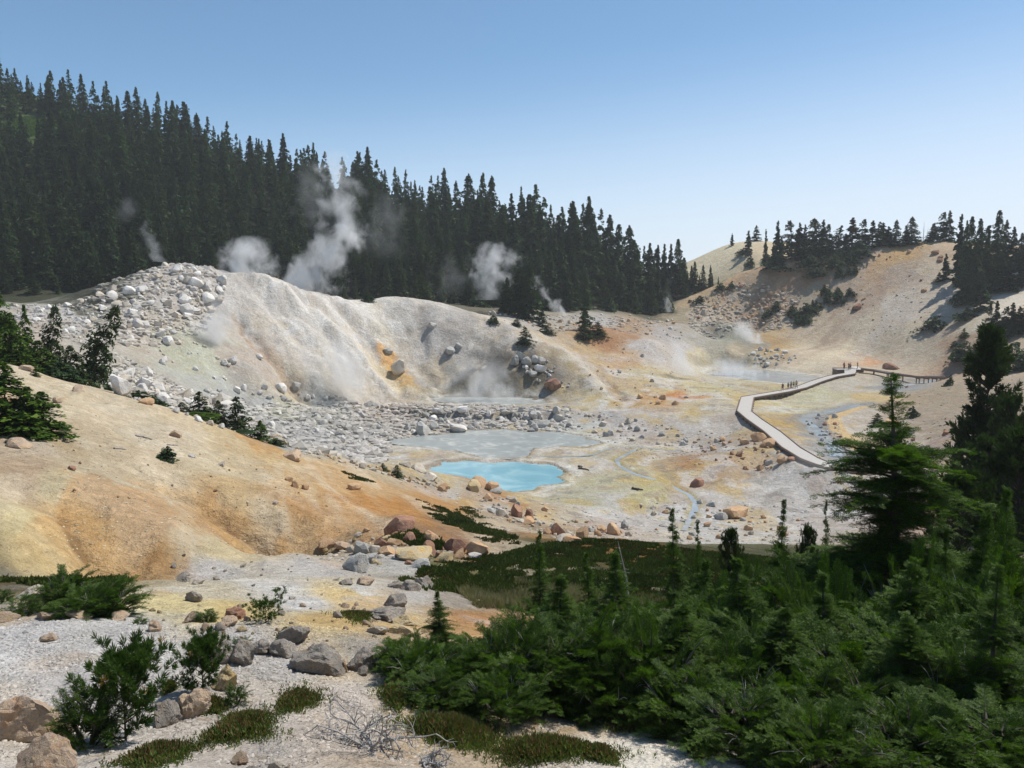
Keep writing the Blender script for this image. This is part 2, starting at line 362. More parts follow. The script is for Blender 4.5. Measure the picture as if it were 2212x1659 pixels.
# colour anchors: photo pixel, its colour; all are moved onto the ground and blended there
CA = [
 (50,400,212,190,156),(150,430,208,188,160),(250,470,205,180,142),(100,450,200,178,146),(300,488,203,160,98),(370,505,198,142,72),(430,505,192,140,74),(330,528,204,156,96),(230,518,196,158,110),(180,490,208,184,150),(80,520,204,184,140),(30,530,216,196,146),(20,560,204,178,120),(120,545,208,190,156),(200,545,206,182,136),(20,430,196,176,154),(60,440,186,160,122),(300,535,198,160,110),(390,522,192,142,82),(350,480,206,164,108),(280,455,208,174,120),(220,430,208,180,134),
 (15,470,190,160,128),(100,490,206,190,160),(60,490,200,180,140),(160,520,210,190,158),(240,495,204,170,118),(300,510,196,146,84),(200,460,210,188,152),(260,548,190,165,125),
 (60,585,120,105,75),(0,583,90,80,55),(135,575,150,130,95),(270,553,200,188,165),(330,552,170,145,110),  # dark anchors put the shade of the gully band into the colour
 (200,575,196,189,180),(300,570,198,191,182),(350,590,190,184,172),(400,565,186,180,170),(260,585,194,188,178),(160,600,196,174,120),(230,612,198,170,104),(200,590,186,172,148),(330,593,205,172,110),(360,600,198,160,95),(380,612,166,153,138),(400,590,172,165,155),(480,620,168,122,72),(500,640,190,140,90),(450,600,150,140,125),(290,602,186,180,172),(130,630,176,171,164),(330,620,192,165,110),(400,620,188,160,112),
 (50,640,176,170,164),(150,650,178,172,164),(300,665,172,163,152),(350,700,184,170,155),(330,750,178,164,148),(20,720,182,170,154),(250,640,174,167,160),(100,680,176,168,160),(250,740,172,162,150),(620,745,205,196,180),(500,740,170,158,140),(700,750,200,190,175),(380,655,150,140,125),(330,660,175,150,115),(400,700,178,162,140),(560,700,120,100,75),(850,750,120,105,80),(1000,760,90,80,60),
 (450,570,110,105,60),(560,560,70,72,38),(660,560,70,72,38),(800,570,70,72,40),(560,600,105,98,68),(640,600,75,78,45),(800,640,70,72,40),(1000,640,70,72,40),(430,585,150,138,118),
 (430,535,160,120,80),(470,525,150,118,84),(500,520,178,152,120),(540,530,160,135,105),(460,500,196,155,95),(500,498,190,140,85),(530,505,205,175,115),(560,515,200,185,160),(420,475,195,180,155),(390,468,196,175,140),(440,490,190,182,170),(480,508,182,172,160),
 (340,455,190,185,176),(365,445,188,184,178),(400,450,194,186,172),(430,455,196,180,160),(590,470,194,184,166),(600,485,190,182,150),(640,492,196,182,130),(560,497,186,180,150),(600,500,196,190,176),(640,470,196,180,140),(620,455,188,176,150),(650,455,190,165,125),(700,462,186,140,90),(680,470,194,162,115),(740,470,196,165,125),(700,500,200,192,182),(750,510,196,188,178),(820,500,190,184,176),(640,520,196,188,178),(600,525,196,178,160),(720,530,196,190,180),(690,515,200,196,190),
 (545,450,190,170,150),(620,430,194,184,174),(640,415,200,190,178),(640,400,205,160,105),(680,397,208,145,82),(600,392,208,194,166),(700,410,200,180,145),(720,425,198,188,176),(680,430,190,182,172),(660,442,192,170,140),(720,445,180,170,160),(600,420,192,186,178),(580,430,196,196,186),
 (560,380,206,186,154),(620,362,200,158,110),(600,338,184,130,82),(625,335,186,140,100),(640,345,206,196,186),(680,350,206,198,190),(590,355,200,165,115),(610,378,208,178,130),(650,375,204,186,150),(690,385,210,190,140),(660,385,208,180,130),(560,355,205,182,150),(710,395,205,190,150),(730,395,206,180,130),
 (230,320,196,186,172),(300,325,220,214,206),(350,345,222,216,206),(385,352,214,196,165),(393,365,216,178,112),(405,383,216,176,104),(340,370,206,190,164),(270,370,196,180,160),(210,355,194,192,166),(190,365,190,188,160),(150,340,196,182,162),(200,385,184,182,170),(250,350,196,178,160),(420,330,205,196,184),(450,345,182,174,164),(480,325,220,206,184),(430,305,222,214,200),(390,305,222,214,200),(540,350,212,186,152),(290,300,214,206,196),(230,285,196,188,178),(180,280,200,190,178),(120,310,200,190,176),(60,315,204,198,190),(20,330,196,180,160),(350,320,226,220,212),(320,345,214,204,190),(370,385,212,188,150),(420,365,205,186,160),(440,380,200,182,158),(300,390,206,186,150),
 (470,388,132,126,114),(500,375,126,120,110),(520,385,140,134,124),(485,365,150,144,132),(545,390,170,150,130),(460,400,180,182,172),  # dark anchors paint the shaded crater wall into the ground colour
 (300,430,172,172,168),(250,405,178,178,172),(330,425,170,168,160),(370,412,184,172,156),(400,408,180,165,150),(430,415,176,168,156),(480,415,178,168,154),(540,415,182,176,168),(330,405,185,185,175),(280,445,170,168,158),(200,400,190,180,165),(290,415,190,188,158),
 (770,403,206,194,162),(800,418,192,164,118),(775,425,190,158,112),(800,440,202,188,170),(830,455,176,178,182),(825,432,150,148,146),(812,420,150,146,142),(862,410,196,182,162),(840,398,198,186,152),(850,388,196,184,164),(880,395,212,180,120),(895,390,160,158,156),(790,408,206,198,160),(842,430,212,184,136),(850,440,212,186,140),(815,400,204,196,158),
 (720,410,200,188,165),(745,390,196,180,150),(760,393,206,180,125),(720,388,200,190,158),(780,378,190,190,192),(740,375,186,188,192),
 (920,420,172,152,130),(980,420,168,148,126),(900,400,176,152,124),(920,460,178,156,140),(970,480,184,144,122),(1000,400,172,152,130),(940,395,170,150,125),(870,425,180,158,130),(1000,500,184,150,124),(900,490,186,168,150),
 (700,302,182,156,124),(730,283,186,152,116),(760,283,182,152,122),(800,262,182,138,102),(770,270,180,140,106),(860,258,186,146,106),(830,256,184,138,100),(900,248,190,150,98),(950,250,184,158,134),(900,275,172,154,144),(850,295,172,150,134),(800,305,170,154,138),(740,310,170,154,140),(700,315,176,160,146),(900,305,182,172,162),(850,325,178,164,150),(950,295,194,184,172),(920,335,178,164,150),(970,325,190,176,158),(1000,307,206,196,184),(960,350,170,138,116),(880,345,176,162,148),(940,270,186,168,150),(985,255,170,150,125),(840,280,170,148,132),(820,335,178,160,142),(1010,340,180,160,140),
 (860,358,188,176,162),(800,353,196,180,160),(830,352,200,184,164),(865,361,192,142,104),(880,367,176,160,146),(735,358,186,170,150),(700,362,196,180,150),(745,240,202,188,164),(710,262,200,186,162),(770,250,196,176,148),
 (428,322,168,160,150),(440,335,160,152,144),(455,348,176,168,156),(300,360,200,186,166),(720,340,142,144,134),(745,338,140,140,130),(700,335,160,156,146),(770,347,170,140,96),(740,352,150,140,124),(690,330,184,176,160),
 (560,318,184,174,158),(640,325,184,148,110),(660,335,188,180,172),(600,320,190,184,176),(540,312,150,140,115),(480,308,120,112,90),(440,300,100,100,75),(680,318,176,160,130),(520,320,185,175,160),
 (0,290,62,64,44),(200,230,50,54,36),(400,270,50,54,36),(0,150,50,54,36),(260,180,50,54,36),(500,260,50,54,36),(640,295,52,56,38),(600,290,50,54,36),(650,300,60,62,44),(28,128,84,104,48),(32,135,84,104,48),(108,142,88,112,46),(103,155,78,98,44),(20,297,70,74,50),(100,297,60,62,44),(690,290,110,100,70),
]
K_ALB = .76
ca_p, ca_c = [], []
for (px,py,r,g,b) in CA:
    x,y,z = G(px,py)
    if px>690 and py<372: r,g,b = r*1.13,g*1.115,b*1.06
    elif y<19: r,g,b = r*1.10,g*1.10,b*1.10
    if r-b>38: g,b = g*1.01,b*.985
    ca_p.append((x/y, math.log(y))); ca_c.append(s2l((r,g,b))*K_ALB)
ca_p = np.array(ca_p); ca_c = np.array(ca_c); ca_c = ca_c*.80+.20*(ca_c@np.array([.25,.65,.1]))[:,None]
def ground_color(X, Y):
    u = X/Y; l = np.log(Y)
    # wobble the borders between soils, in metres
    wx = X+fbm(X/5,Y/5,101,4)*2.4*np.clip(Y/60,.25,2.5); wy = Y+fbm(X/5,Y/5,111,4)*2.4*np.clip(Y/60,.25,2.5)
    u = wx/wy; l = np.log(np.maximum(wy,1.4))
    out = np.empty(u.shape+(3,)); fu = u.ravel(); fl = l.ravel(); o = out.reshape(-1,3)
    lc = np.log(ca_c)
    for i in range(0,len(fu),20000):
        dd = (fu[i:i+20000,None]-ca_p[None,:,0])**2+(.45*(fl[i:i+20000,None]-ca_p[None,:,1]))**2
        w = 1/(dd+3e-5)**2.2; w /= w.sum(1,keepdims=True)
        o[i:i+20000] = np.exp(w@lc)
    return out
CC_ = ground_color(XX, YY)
def tint(mask, rgb, k=1.0):
    global CC_
    w = (np.clip(mask,0,1)*k)[...,None]; CC_ = CC_*(1-w)+s2l(rgb)*K_ALB*w
def patch(n_, lo, hi): return sstep(n_, lo, hi)
# mineral stains, tone lines and painted crater shade, each with its own shape
st = fbm((XX*.94+YY*.35)/2.2, (XX*.35-YY*.94)/16, 121, 5)
orange = sstep(YY,20,26)*(1-sstep(YY,66,80))*sstep(-XX,-14,2)
tint(orange*patch(st,.08,.35), (188,128,58), .45)
tint(orange*patch(-st,.1,.4), (222,206,180), .5)
basin = sstep(YY,62,80)*(1-sstep(YY,175,200))*sstep(XX,-32,-20)*(1-sstep(XX,50,70))
b1 = fbm(XX/4.5,YY/7,131,5); b2 = fbm(XX/3.2,YY/4,141,5); b3 = fbm(XX/2,YY/2.4,151,4)
tint(basin*patch(b1,.1,.3), (216,212,206), .6)
tint(basin*patch(b2,.18,.36), (200,170,90), .42)
tint(basin*patch(-b2,.2,.42), (176,160,146), .55)
tint(basin*patch(b3,.28,.45), (128,126,124), .4)
hill = np.clip(blob(XX,YY,880,315,235,65,34)+blob(XX,YY,780,290,268,45,24),0,1)
c_,s_ = math.cos(math.radians(40)), math.sin(math.radians(40)); aa = XX*c_+YY*s_; bb = -XX*s_+YY*c_
hs = fbm((bb+fbm(XX/12,YY/12,51,2)*3)/4.5, aa/40, 161, 5)
tint(hill*patch(hs,.05,.35), (156,128,114), .35); tint(hill*patch(-hs,.1,.4), (196,186,176), .45)
tint(np.clip(blob(XX,YY,320,325,162,22,12)+blob(XX,YY,410,315,182,30,12)+.5*blob(XX,YY,350,350,166,16,12),0,1),(226,220,212),.5)
ms = fbm(((XX*.57+YY*.82))/3.2, (XX*.82-YY*.57)/22, 171, 5)
mound = np.clip(blob(XX,YY,320,335,160,34,20)+blob(XX,YY,430,340,178,30,16),0,1)
tint(mound*patch(ms,.08,.3), (180,168,152), .35); tint(mound*patch(-ms,.1,.35), (228,222,212), .3)
mm_ = fbm(XX/3.5,YY/3.5,175,5); tint(mound*patch(mm_,.12,.3),(176,168,158),.3); tint(mound*patch(-mm_,.2,.4),(216,196,160),.22)
tint(np.clip(1.8*blob(XX,YY,497,380,167,13,8),0,1)*patch(mm_+.5,.0,.3),(82,78,70),.9)  # shade of the crater wall painted on as a dark blob
fg = 1-sstep(YY,15,24)
f1 = fbm(XX/1.4,YY/1.4,181,5); f2 = fbm(XX/2.6,YY/2.6,191,4)
tint(fg*patch(f1,.12,.4), (192,186,180), .4); tint(fg*patch(f2,.2,.45), (186,150,96), .4)
for path in ([(60,488),(78,515),(95,540),(104,556)],[(150,470),(185,478),(215,492),(245,505),(262,515),(300,535)],[(225,506),(245,517),(262,530),(300,537)]):
    d = seg_dist(XX,YY,[ground_px(*q) for q in path])+fbm(XX,YY,211,3)*.25; tint(1-sstep(d,.05,.28),(120,88,56),.7); tint(np.exp(-((d-.6)/.5)**2),(206,158,92),.35)  # darker line along each groove, ochre beside it
for path,wd in CREEKS:
    d = seg_dist(XX,YY,path)+fbm(XX/2,YY/2,201,3)*wd
    tint(1-sstep(d,wd*.6,wd*2.2), (146,146,144) if wd>1 else (176,162,110), .7)
for w_,k_,rgb,path in ((1.6,.6,(236,230,220),[(262,281),(290,298),(318,318),(345,342),(368,368),(384,390)]),(1.6,.6,(178,150,122),[(238,322),(255,342),(275,362),(295,385)]),(1.7,.75,(218,160,76),[(384,350),(392,356),(396,362)]),(1.5,.6,(222,172,84),[(390,362),(400,374),(412,386)]),(2.2,.45,(226,204,160),[(365,345),(380,368),(395,388)]),(2.0,.5,(160,152,144),[(425,315),(436,330),(450,348)]),(1.4,.5,(170,140,112),[(590,372),(610,385),(622,400)]),(1.6,.55,(205,132,74),[(668,395),(690,397),(704,396)]),(2.0,.5,(228,222,212),[(560,352),(590,372),(600,392)])):
    d = seg_dist(XX+fbm(XX/2.2,YY/2.2,231,4)*2.4,YY+fbm(XX/2.2,YY/2.2,233,4)*2.4,[ground_px(*q) for q in path]); tint(1-sstep(d,w_*.5,w_*1.5),rgb,k_)  # includes a pale line on the mound ridge and a brown one in its gully
for poly,zw,wd in BODIES:          # stained mineral rims
    d = seg_dist(_a,_b,poly,True); rn = fbm(XX/1.5,YY/1.5,241,4)*.6
    tint(np.where(~ANYB,1-sstep(d+rn,.2,.9),0),(150,138,116),.6); tint(np.where(~ANYB,np.exp(-((d+rn-1.6)/.6)**2),0),(224,220,208),.6); tint(np.where(~ANYB,np.exp(-((d+rn-2.9)/.7)**2),0),(190,176,140),.35)
trail = [ground_px(*p) for p in [(862,406),(846,411),(833,418),(838,428),(850,440),(862,450)]]
tint(1-sstep(seg_dist(XX,YY,trail),.9,1.5), (216,186,138), .95)
idx = np.arange(NR_:=len(ls))[:,None]*len(us)+np.arange(len(us))[None]
F = np.stack([idx[:-1,:-1],idx[:-1,1:],idx[1:,1:],idx[1:,:-1]],-1).reshape(-1,4)
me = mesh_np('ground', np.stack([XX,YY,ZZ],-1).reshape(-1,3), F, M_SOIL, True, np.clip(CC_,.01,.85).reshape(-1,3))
ground = tag(link('ground', me), kind='structure')

# ------------------------------------------------------------------ water
def water_mat(name, rgb, rough, stain=None, spec=.5, sc=.5):
    m = NT(name); pos = m.add('NewGeometry').outputs['Position']
    a = m.noise(sc,4,.6,pos,.8); c = m.ramp(a, [(.34,tuple(s2l(rgb)*.93)),(.5,tuple(s2l(rgb))),(.66,tuple(s2l(stain or rgb))),(.8,tuple(s2l(stain or rgb)*1.1))])
    m.bsdf(c, rough, m.bump(m.noise(5,3,.6,pos),.12,.03), spec); return m.m
def grow(poly, k):
    P_ = np.array(poly); c = P_.mean(0); return (c+(P_-c)*k).tolist()
def sheet(name, poly, z, mat, k=1.04, label=None):
    q = grow(poly,k); n = len(q); c = np.mean(q,0)
    V = [(x,y,z) for x,y in q]+[(c[0],c[1],z)]
    F = [(i,(i+1)%n,n) for i in range(n)]
    return tag(link(name, mesh_np(name,V,F,mat)), kind='structure')
M_POOL = water_mat('turquoise_water',(132,180,194),.06,(158,196,204),.5,.22)
M_MUD = water_mat('milky_mud',(150,154,150),.3,(186,186,178),.4,.45)
M_GREYW = water_mat('grey_water',(150,156,158),.2,(168,172,172),.5)
sheet('hot_pool', POOL, POOL_Z, M_POOL, 1.13); sheet('mud_pond', MUD, MUD_Z, M_MUD, 1.07)
sheet('steaming_pond', CRAT, CRAT_Z, M_MUD, 1.08); sheet('far_pond', FARP, FAR_Z, M_GREYW, 1.06)
def ribbon(name, path, w, mat):
    P_ = np.array(path); seg = np.linalg.norm(np.diff(P_,axis=0),axis=1); s = np.r_[0,np.cumsum(seg)]
    q = np.arange(0,s[-1],.8); X = np.interp(q,s,P_[:,0]); Y = np.interp(q,s,P_[:,1])
    k = np.ones(5)/5; X[2:-2] = np.convolve(X,k,'valid'); Y[2:-2] = np.convolve(Y,k,'valid')
    T = np.stack([np.gradient(X),np.gradient(Y)],1); T /= np.linalg.norm(T,axis=1,keepdims=True); N = np.stack([-T[:,1],T[:,0]],1)
    ww = w*(.75+.5*vnoise(q/3,q*0,7)); z = gz(X,Y)+.05+.02*w
    V = []
    for k_ in (-1,1): V.append(np.stack([X+k_*N[:,0]*ww, Y+k_*N[:,1]*ww, z],1))
    V = np.concatenate(V); n = len(q); F = [(i,i+1,n+i+1,n+i) for i in range(n-1)]
    return tag(link(name, mesh_np(name,V,F,mat,True)), kind='structure')
ribbon('stream', STREAM, 1.4, M_GREYW); ribbon('stream', STREAM2, 1.3, M_GREYW)
ribbon('creek', CREEK_A, .33, M_GREYW); ribbon('creek', CREEK_B, .36, M_GREYW)

# ------------------------------------------------------------------ daylight
SUN_AZ, SUN_EL = math.radians(62), math.radians(59)
sd = Vector((math.sin(SUN_AZ)*math.cos(SUN_EL), math.cos(SUN_AZ)*math.cos(SUN_EL), math.sin(SUN_EL)))
sl = bpy.data.lights.new('sun','SUN'); sl.energy = 3.9; sl.angle = math.radians(.53); sl.color = (1,.955,.88)
so = bpy.data.objects.new('sun', sl); col.objects.link(so); so.rotation_euler = sd.to_track_quat('Z','Y').to_euler(); so.location = (60,30,80)
w = bpy.data.worlds.new('World'); scene.world = w; w.use_nodes = True
wt = w.node_tree; wt.nodes.clear()
sky = wt.nodes.new('ShaderNodeTexSky'); sky.sky_type = 'NISHITA'; sky.sun_disc = False
sky.sun_elevation = SUN_EL; sky.sun_rotation = SUN_AZ; sky.altitude = 2400; sky.air_density = 1.0; sky.dust_density = .8; sky.ozone_density = 1.3
bg = wt.nodes.new('ShaderNodeBackground'); bg.inputs[1].default_value = .105
wo = wt.nodes.new('ShaderNodeOutputWorld'); 
tcw = wt.nodes.new('ShaderNodeTexCoord'); sx = wt.nodes.new('ShaderNodeSeparateXYZ'); wt.links.new(tcw.outputs['Generated'],sx.inputs[0])
mm = wt.nodes.new('ShaderNodeMath'); mm.operation = 'MULTIPLY_ADD'; wt.links.new(sx.outputs[0],mm.inputs[0]); mm.inputs[1].default_value = -.10; wt.links.new(sx.outputs[2],mm.inputs[2])
mr = wt.nodes.new('ShaderNodeMapRange'); mr.interpolation_type = 'SMOOTHSTEP'; wt.links.new(mm.outputs[0],mr.inputs[0]); mr.inputs[1].default_value = .29; mr.inputs[2].default_value = -.03; mr.inputs[3].default_value = 0; mr.inputs[4].default_value = .85
sm = wt.nodes.new('ShaderNodeMix'); sm.data_type = 'RGBA'; wt.links.new(mr.outputs[0],sm.inputs[0]); tn = wt.nodes.new('ShaderNodeMix'); tn.data_type = 'RGBA'; tn.blend_type = 'MULTIPLY'; tn.inputs[0].default_value = 1; wt.links.new(sky.outputs[0],tn.inputs[6]); tn.inputs[7].default_value = (.84,1.06,1.07,1); wt.links.new(tn.outputs[2],sm.inputs[6]); sm.inputs[7].default_value = (6.4,6.7,7.3,1)   # smoke layer low in the sky
wt.links.new(sm.outputs[2],bg.inputs[0]); wt.links.new(bg.outputs[0],wo.inputs[0])
scene.view_settings.view_transform = 'Standard'; scene.view_settings.look = 'None'; scene.view_settings.gamma = 1; scene.view_settings.exposure = .36
cy = scene.cycles
cy.use_denoising = True; cy.use_adaptive_sampling = True; cy.adaptive_threshold = .006
cy.max_bounces = 6; cy.diffuse_bounces = 3; cy.glossy_bounces = 2; cy.transmission_bounces = 3; cy.transparent_max_bounces = 12; cy.volume_bounces = 2
# ================================================================== plants
rng = np.random.default_rng(7)
def norm(v): return v/(np.linalg.norm(v,axis=-1,keepdims=True)+1e-9)
def quads(C, D, S, L, Wd, taper=.35):
    """centre-start C, direction D, side S, length L, width Wd -> leaf-shaped quads"""
    C = np.asarray(C); L = np.asarray(L)[:,None]; Wd = np.asarray(Wd)[:,None]
    a = C-S*Wd*.35; b = C+D*L*.55-S*Wd*.5*1.15; c = C+D*L; d = C+D*L*.5+S*Wd*.5*1.15
    V = np.stack([a,b,c,d],1).reshape(-1,3)
    return V, np.arange(len(V)).reshape(-1,4)
def tube(path, rad, sides=6):
    P_ = np.asarray(path,float); n = len(P_); T = norm(np.gradient(P_,axis=0))
    ref = np.where(np.abs(T[:,2:3])>.9, [[1.,0,0]], [[0,0,1.]]); A_ = norm(np.cross(T,ref)); B_ = np.cross(T,A_)
    an = np.linspace(0,2*np.pi,sides,endpoint=False)
    R_ = np.asarray(rad,float)[:,None,None]
    V = P_[:,None]+R_*(A_[:,None]*np.cos(an)[None,:,None]+B_[:,None]*np.sin(an)[None,:,None])
    V = V.reshape(-1,3); F = []
    for i in range(n-1):
        for j in range(sides):
            k = (j+1)%sides; F.append((i*sides+j,i*sides+k,(i+1)*sides+k,(i+1)*sides+j))
    return V, np.array(F)
def merge(parts):
    Vs, Fs, o = [], [], 0
    for V,F in parts:
        Vs.append(V); Fs.append(F+o); o += len(V)
    return np.concatenate(Vs), np.concatenate(Fs)
def stamp(tv, tf, O, X, Y, Z, S):
    """copy template verts tv to frames (O origin; X,Y,Z axes; S scale)"""
    V = O[:,None]+S[:,None,None]*(tv[None,:,0:1]*X[:,None]+tv[None,:,1:2]*Y[:,None]+tv[None,:,2:3]*Z[:,None])
    F = tf[None]+(np.arange(len(O))*len(tv))[:,None,None]
    return V.reshape(-1,3), F.reshape(-1,4)
def cols(nq, per=4, seed=0, r=None):
    g = np.random.default_rng(seed); c = g.random((nq,3)) if r is None else r
    return np.repeat(c, per, 0)

# --- materials
def leaf_mat(name, dark, light, tip=None, trans=.35, bumpy=1.2, ow=.2):
    m = NT(name); vc = m.add('VertexColor', layer_name='Col').outputs['Color']
    sp = m.add('SeparateColor', {0:vc})
    oi = m.add('ObjectInfo').outputs['Random']
    tc = m.add('TexCoord').outputs['Object']
    nz = m.noise(bumpy,2,.5,tc)
    f = m.math('ADD', m.math('MULTIPLY',sp.outputs[0],.5), m.math('MULTIPLY', m.ramp(nz,[(.38,0.),(.62,1.)]), .35))
    f = m.math('ADD', f, m.math('MULTIPLY',oi,ow), clamp=True)
    c = m.mix(f, tuple(dark), tuple(light))
    if tip is not None: c = m.mix(m.math('MULTIPLY', m.math('GREATER_THAN', sp.outputs[1], .86), .85), c, tuple(tip))
    d = m.add('BsdfDiffuse', {0:c}); t = m.add('BsdfTranslucent', {0:m.mix(1.0,c,(1.1,1.35,.5),'MULTIPLY')})
    g = m.add('BsdfGlossy', {0:(.6,.65,.6,1),'Roughness':.5})
    s1 = m.add('MixShader', {0:trans,1:d.outputs[0],2:t.outputs[0]}); s2 = m.add('MixShader', {0:.018,1:s1.outputs[0],2:g.outputs[0]})
    m.t.links.new(s2.outputs[0], m.out.inputs[0]); return m.m
def bark_mat(name, a, b, sc=8):
    m = NT(name); tc = m.add('TexCoord').outputs['Object']
    mp = m.add('Mapping', {0:tc,'Scale':(1,1,.25)}).outputs[0]; nz = m.noise(sc,5,.65,mp)
    m.bsdf(m.mix(nz, tuple(a), tuple(b)), .9, m.bump(nz,.6,.03), .1); return m.m
M_FAR = leaf_mat('distant_conifer_needles', (.010,.027,.014), (.050,.084,.030), trans=.22, bumpy=.25, ow=.45)
M_HEM = leaf_mat('hemlock_needles', (.014,.038,.006), (.085,.150,.020), tip=(.150,.230,.030), trans=.38)
M_PINE = leaf_mat('pine_needles', (.024,.054,.012), (.085,.140,.026), tip=(.30,.17,.03), trans=.3)
M_PINE_F = leaf_mat('pine_foliage', (.020,.036,.014), (.058,.085,.024), trans=.28, bumpy=.6)
M_HEATH = leaf_mat('heather_leaves', (.038,.062,.014), (.145,.195,.048), tip=(.16,.085,.045), trans=.25, bumpy=3)
M_HUMM = leaf_mat('heather_ground_cover', (.024,.038,.010), (.085,.105,.026), tip=(.13,.070,.030), trans=.2, bumpy=.22)
M_DRYG = leaf_mat('dry_grass', (.16,.13,.08), (.26,.22,.14), trans=.3)
M_BARK = bark_mat('conifer_bark', (.045,.036,.03), (.13,.11,.095))
M_DEAD = bark_mat('weathered_dead_wood', (.22,.21,.20), (.46,.44,.42), 20)

# --- distant conifer: crown of many small clumps in drooping layered boughs
def far_crown(H, R, nb, ncl, sz, seed, low=.05, power=.8, irr=.35, lean=0., flat=.5, onesided=0.):
    g = np.random.default_rng(seed)
    t = low+(1-low)*np.sort(g.random(nb))**1.05; t = np.round(t*H/(.035*H))*.035*.6+t*.4; t = np.clip(t,0,.99)
    az = g.random(nb)*2*np.pi
    side = 1-onesided*.5*(1-np.cos(az-1.2))
    L = R*np.clip((1-t),0.02,1)**power*(1-irr+2*irr*g.random(nb))*side+.04*R
    L *= .86+.14*np.sin(t*31+seed)
    s = (g.random((nb,ncl))**.75)*.95+.08
    droop = .28+.3*g.random(nb)
    rr = L[:,None]*s
    z = t[:,None]*H-droop[:,None]*rr*s*.9+.12*rr
    d = np.stack([np.cos(az),np.sin(az)],-1)
    sp = (g.random((nb,ncl))-.5)*L[:,None]*.42*s
    x = d[:,0:1]*rr-d[:,1:2]*sp; y = d[:,1:2]*rr+d[:,0:1]*sp
    z = z+(g.random((nb,ncl))-.5)*sz*.9
    C = np.stack([x,y,z],-1).reshape(-1,3); n = len(C)
    D = np.repeat(np.concatenate([d,-(droop[:,None]*.9)],1),ncl,0)+(g.random((n,3))-.5)*1.1; D = norm(D)
    S = norm(np.cross(D, g.normal(size=(n,3))*flat+np.array([0,0,1.])))
    k = sz*(.55+.8*g.random(n))*np.repeat(np.clip(.45+.75*(1-t),.35,1),ncl)
    # leader
    top = np.stack([np.zeros(10),np.zeros(10),H*(.955+.0*np.arange(10))-np.arange(10)*.012*H],1)
    C = np.concatenate([C-D*k[:,None]*.5, top]); D = np.concatenate([D, norm(g.normal(size=(10,3))*.35+[0,0,1.2])]); S = np.concatenate([S, norm(g.normal(size=(10,3)))])
    k = np.concatenate([k, np.full(10,H*.05)]); wd = k*.62; wd[-10:] = H*.008
    V,F = quads(C,D,S,k,wd)
    V[:,0] += lean*V[:,2]*(V[:,2]/H)
    r = g.random((len(F),3)); r[:,0] = .5*r[:,0]+.5*np.repeat(np.append(g.random(nb),[.5]),np.append(np.full(nb,ncl),10))
    return V,F,cols(len(F),r=r)
def far_trunk(H, r, lean=0, nlimb=0, seed=0, R=1):
    g = np.random.default_rng(seed); z = np.linspace(0,.97,7)*H
    parts = [tube(np.stack([lean*z*z/H,z*0,z-.15*(z==0)*H*.2],1), r*(1-.93*z/H), 6)]
    for i in range(nlimb):
        t = .1+.8*g.random(); a = g.random()*6.28; L = R*(1-t)**.8*.85
        s = np.linspace(0,1,4); parts.append(tube(np.stack([np.cos(a)*L*s+lean*t*t*H,np.sin(a)*L*s,t*H-.3*L*s*s+.1*L*s],1), r*.22*(1-.8*s), 4))
    return merge(parts)
def tree_proto(name, H, R, nb, ncl, sz, seed, mat=None, trunk_r=.02, lean=0, **kw):
    V,F,C = far_crown(H,R,nb,ncl,sz,seed,lean=lean,**kw)
    crown = mesh_np('crown',V,F,mat or M_FAR,False,C)
    tv,tf = far_trunk(H,trunk_r*H*.6,lean,14,seed,R)
    return dict(H=H, parts=[('trunk',mesh_np('trunk',tv,tf,M_BARK,True)),('crown',crown)])
P_FIR = [tree_proto('fir',20,r*1.3,210,26,.8,10+i,power=p,irr=ir,low=lo) for i,(r,p,ir,lo) in enumerate([(3.1,.8,.3,.04),(2.5,.7,.38,.06),(3.7,.85,.3,.03),(2.9,.62,.45,.1),(2.2,.75,.4,.04)])]
P_OPEN = [tree_proto('open_fir',12,r*1.15,120,24,.55,30+i,power=p,irr=ir,low=lo,onesided=os_,lean=ln) for i,(r,p,ir,lo,os_,ln) in enumerate([(2.3,.55,.45,.08,.7,-.05),(1.9,.8,.4,.02,.3,0),(2.6,.7,.5,.1,.8,-.08),(1.1,.7,.5,.04,.3,0)])]
P_SHRUB = [tree_proto('low_conifer',2.4,2.0,70,22,.42,50+i,power=.45,irr=.4,low=.0,lean=l) for i,l in enumerate([0,.25,-.2])]
P_YOUNG = [tree_proto('young_conifer',4,1.35,130,34,.22,60+i,mat=M_HEM,power=p,irr=.3,low=.0,flat=.35) for i,p in enumerate([.85,.7])]
P_BUSHY = [tree_proto('bushy_conifer',4,1.5,120,34,.24,70+i,mat=M_PINE_F,power=.5,irr=.35,low=.0,lean=l) for i,l in enumerate([0,.18])]

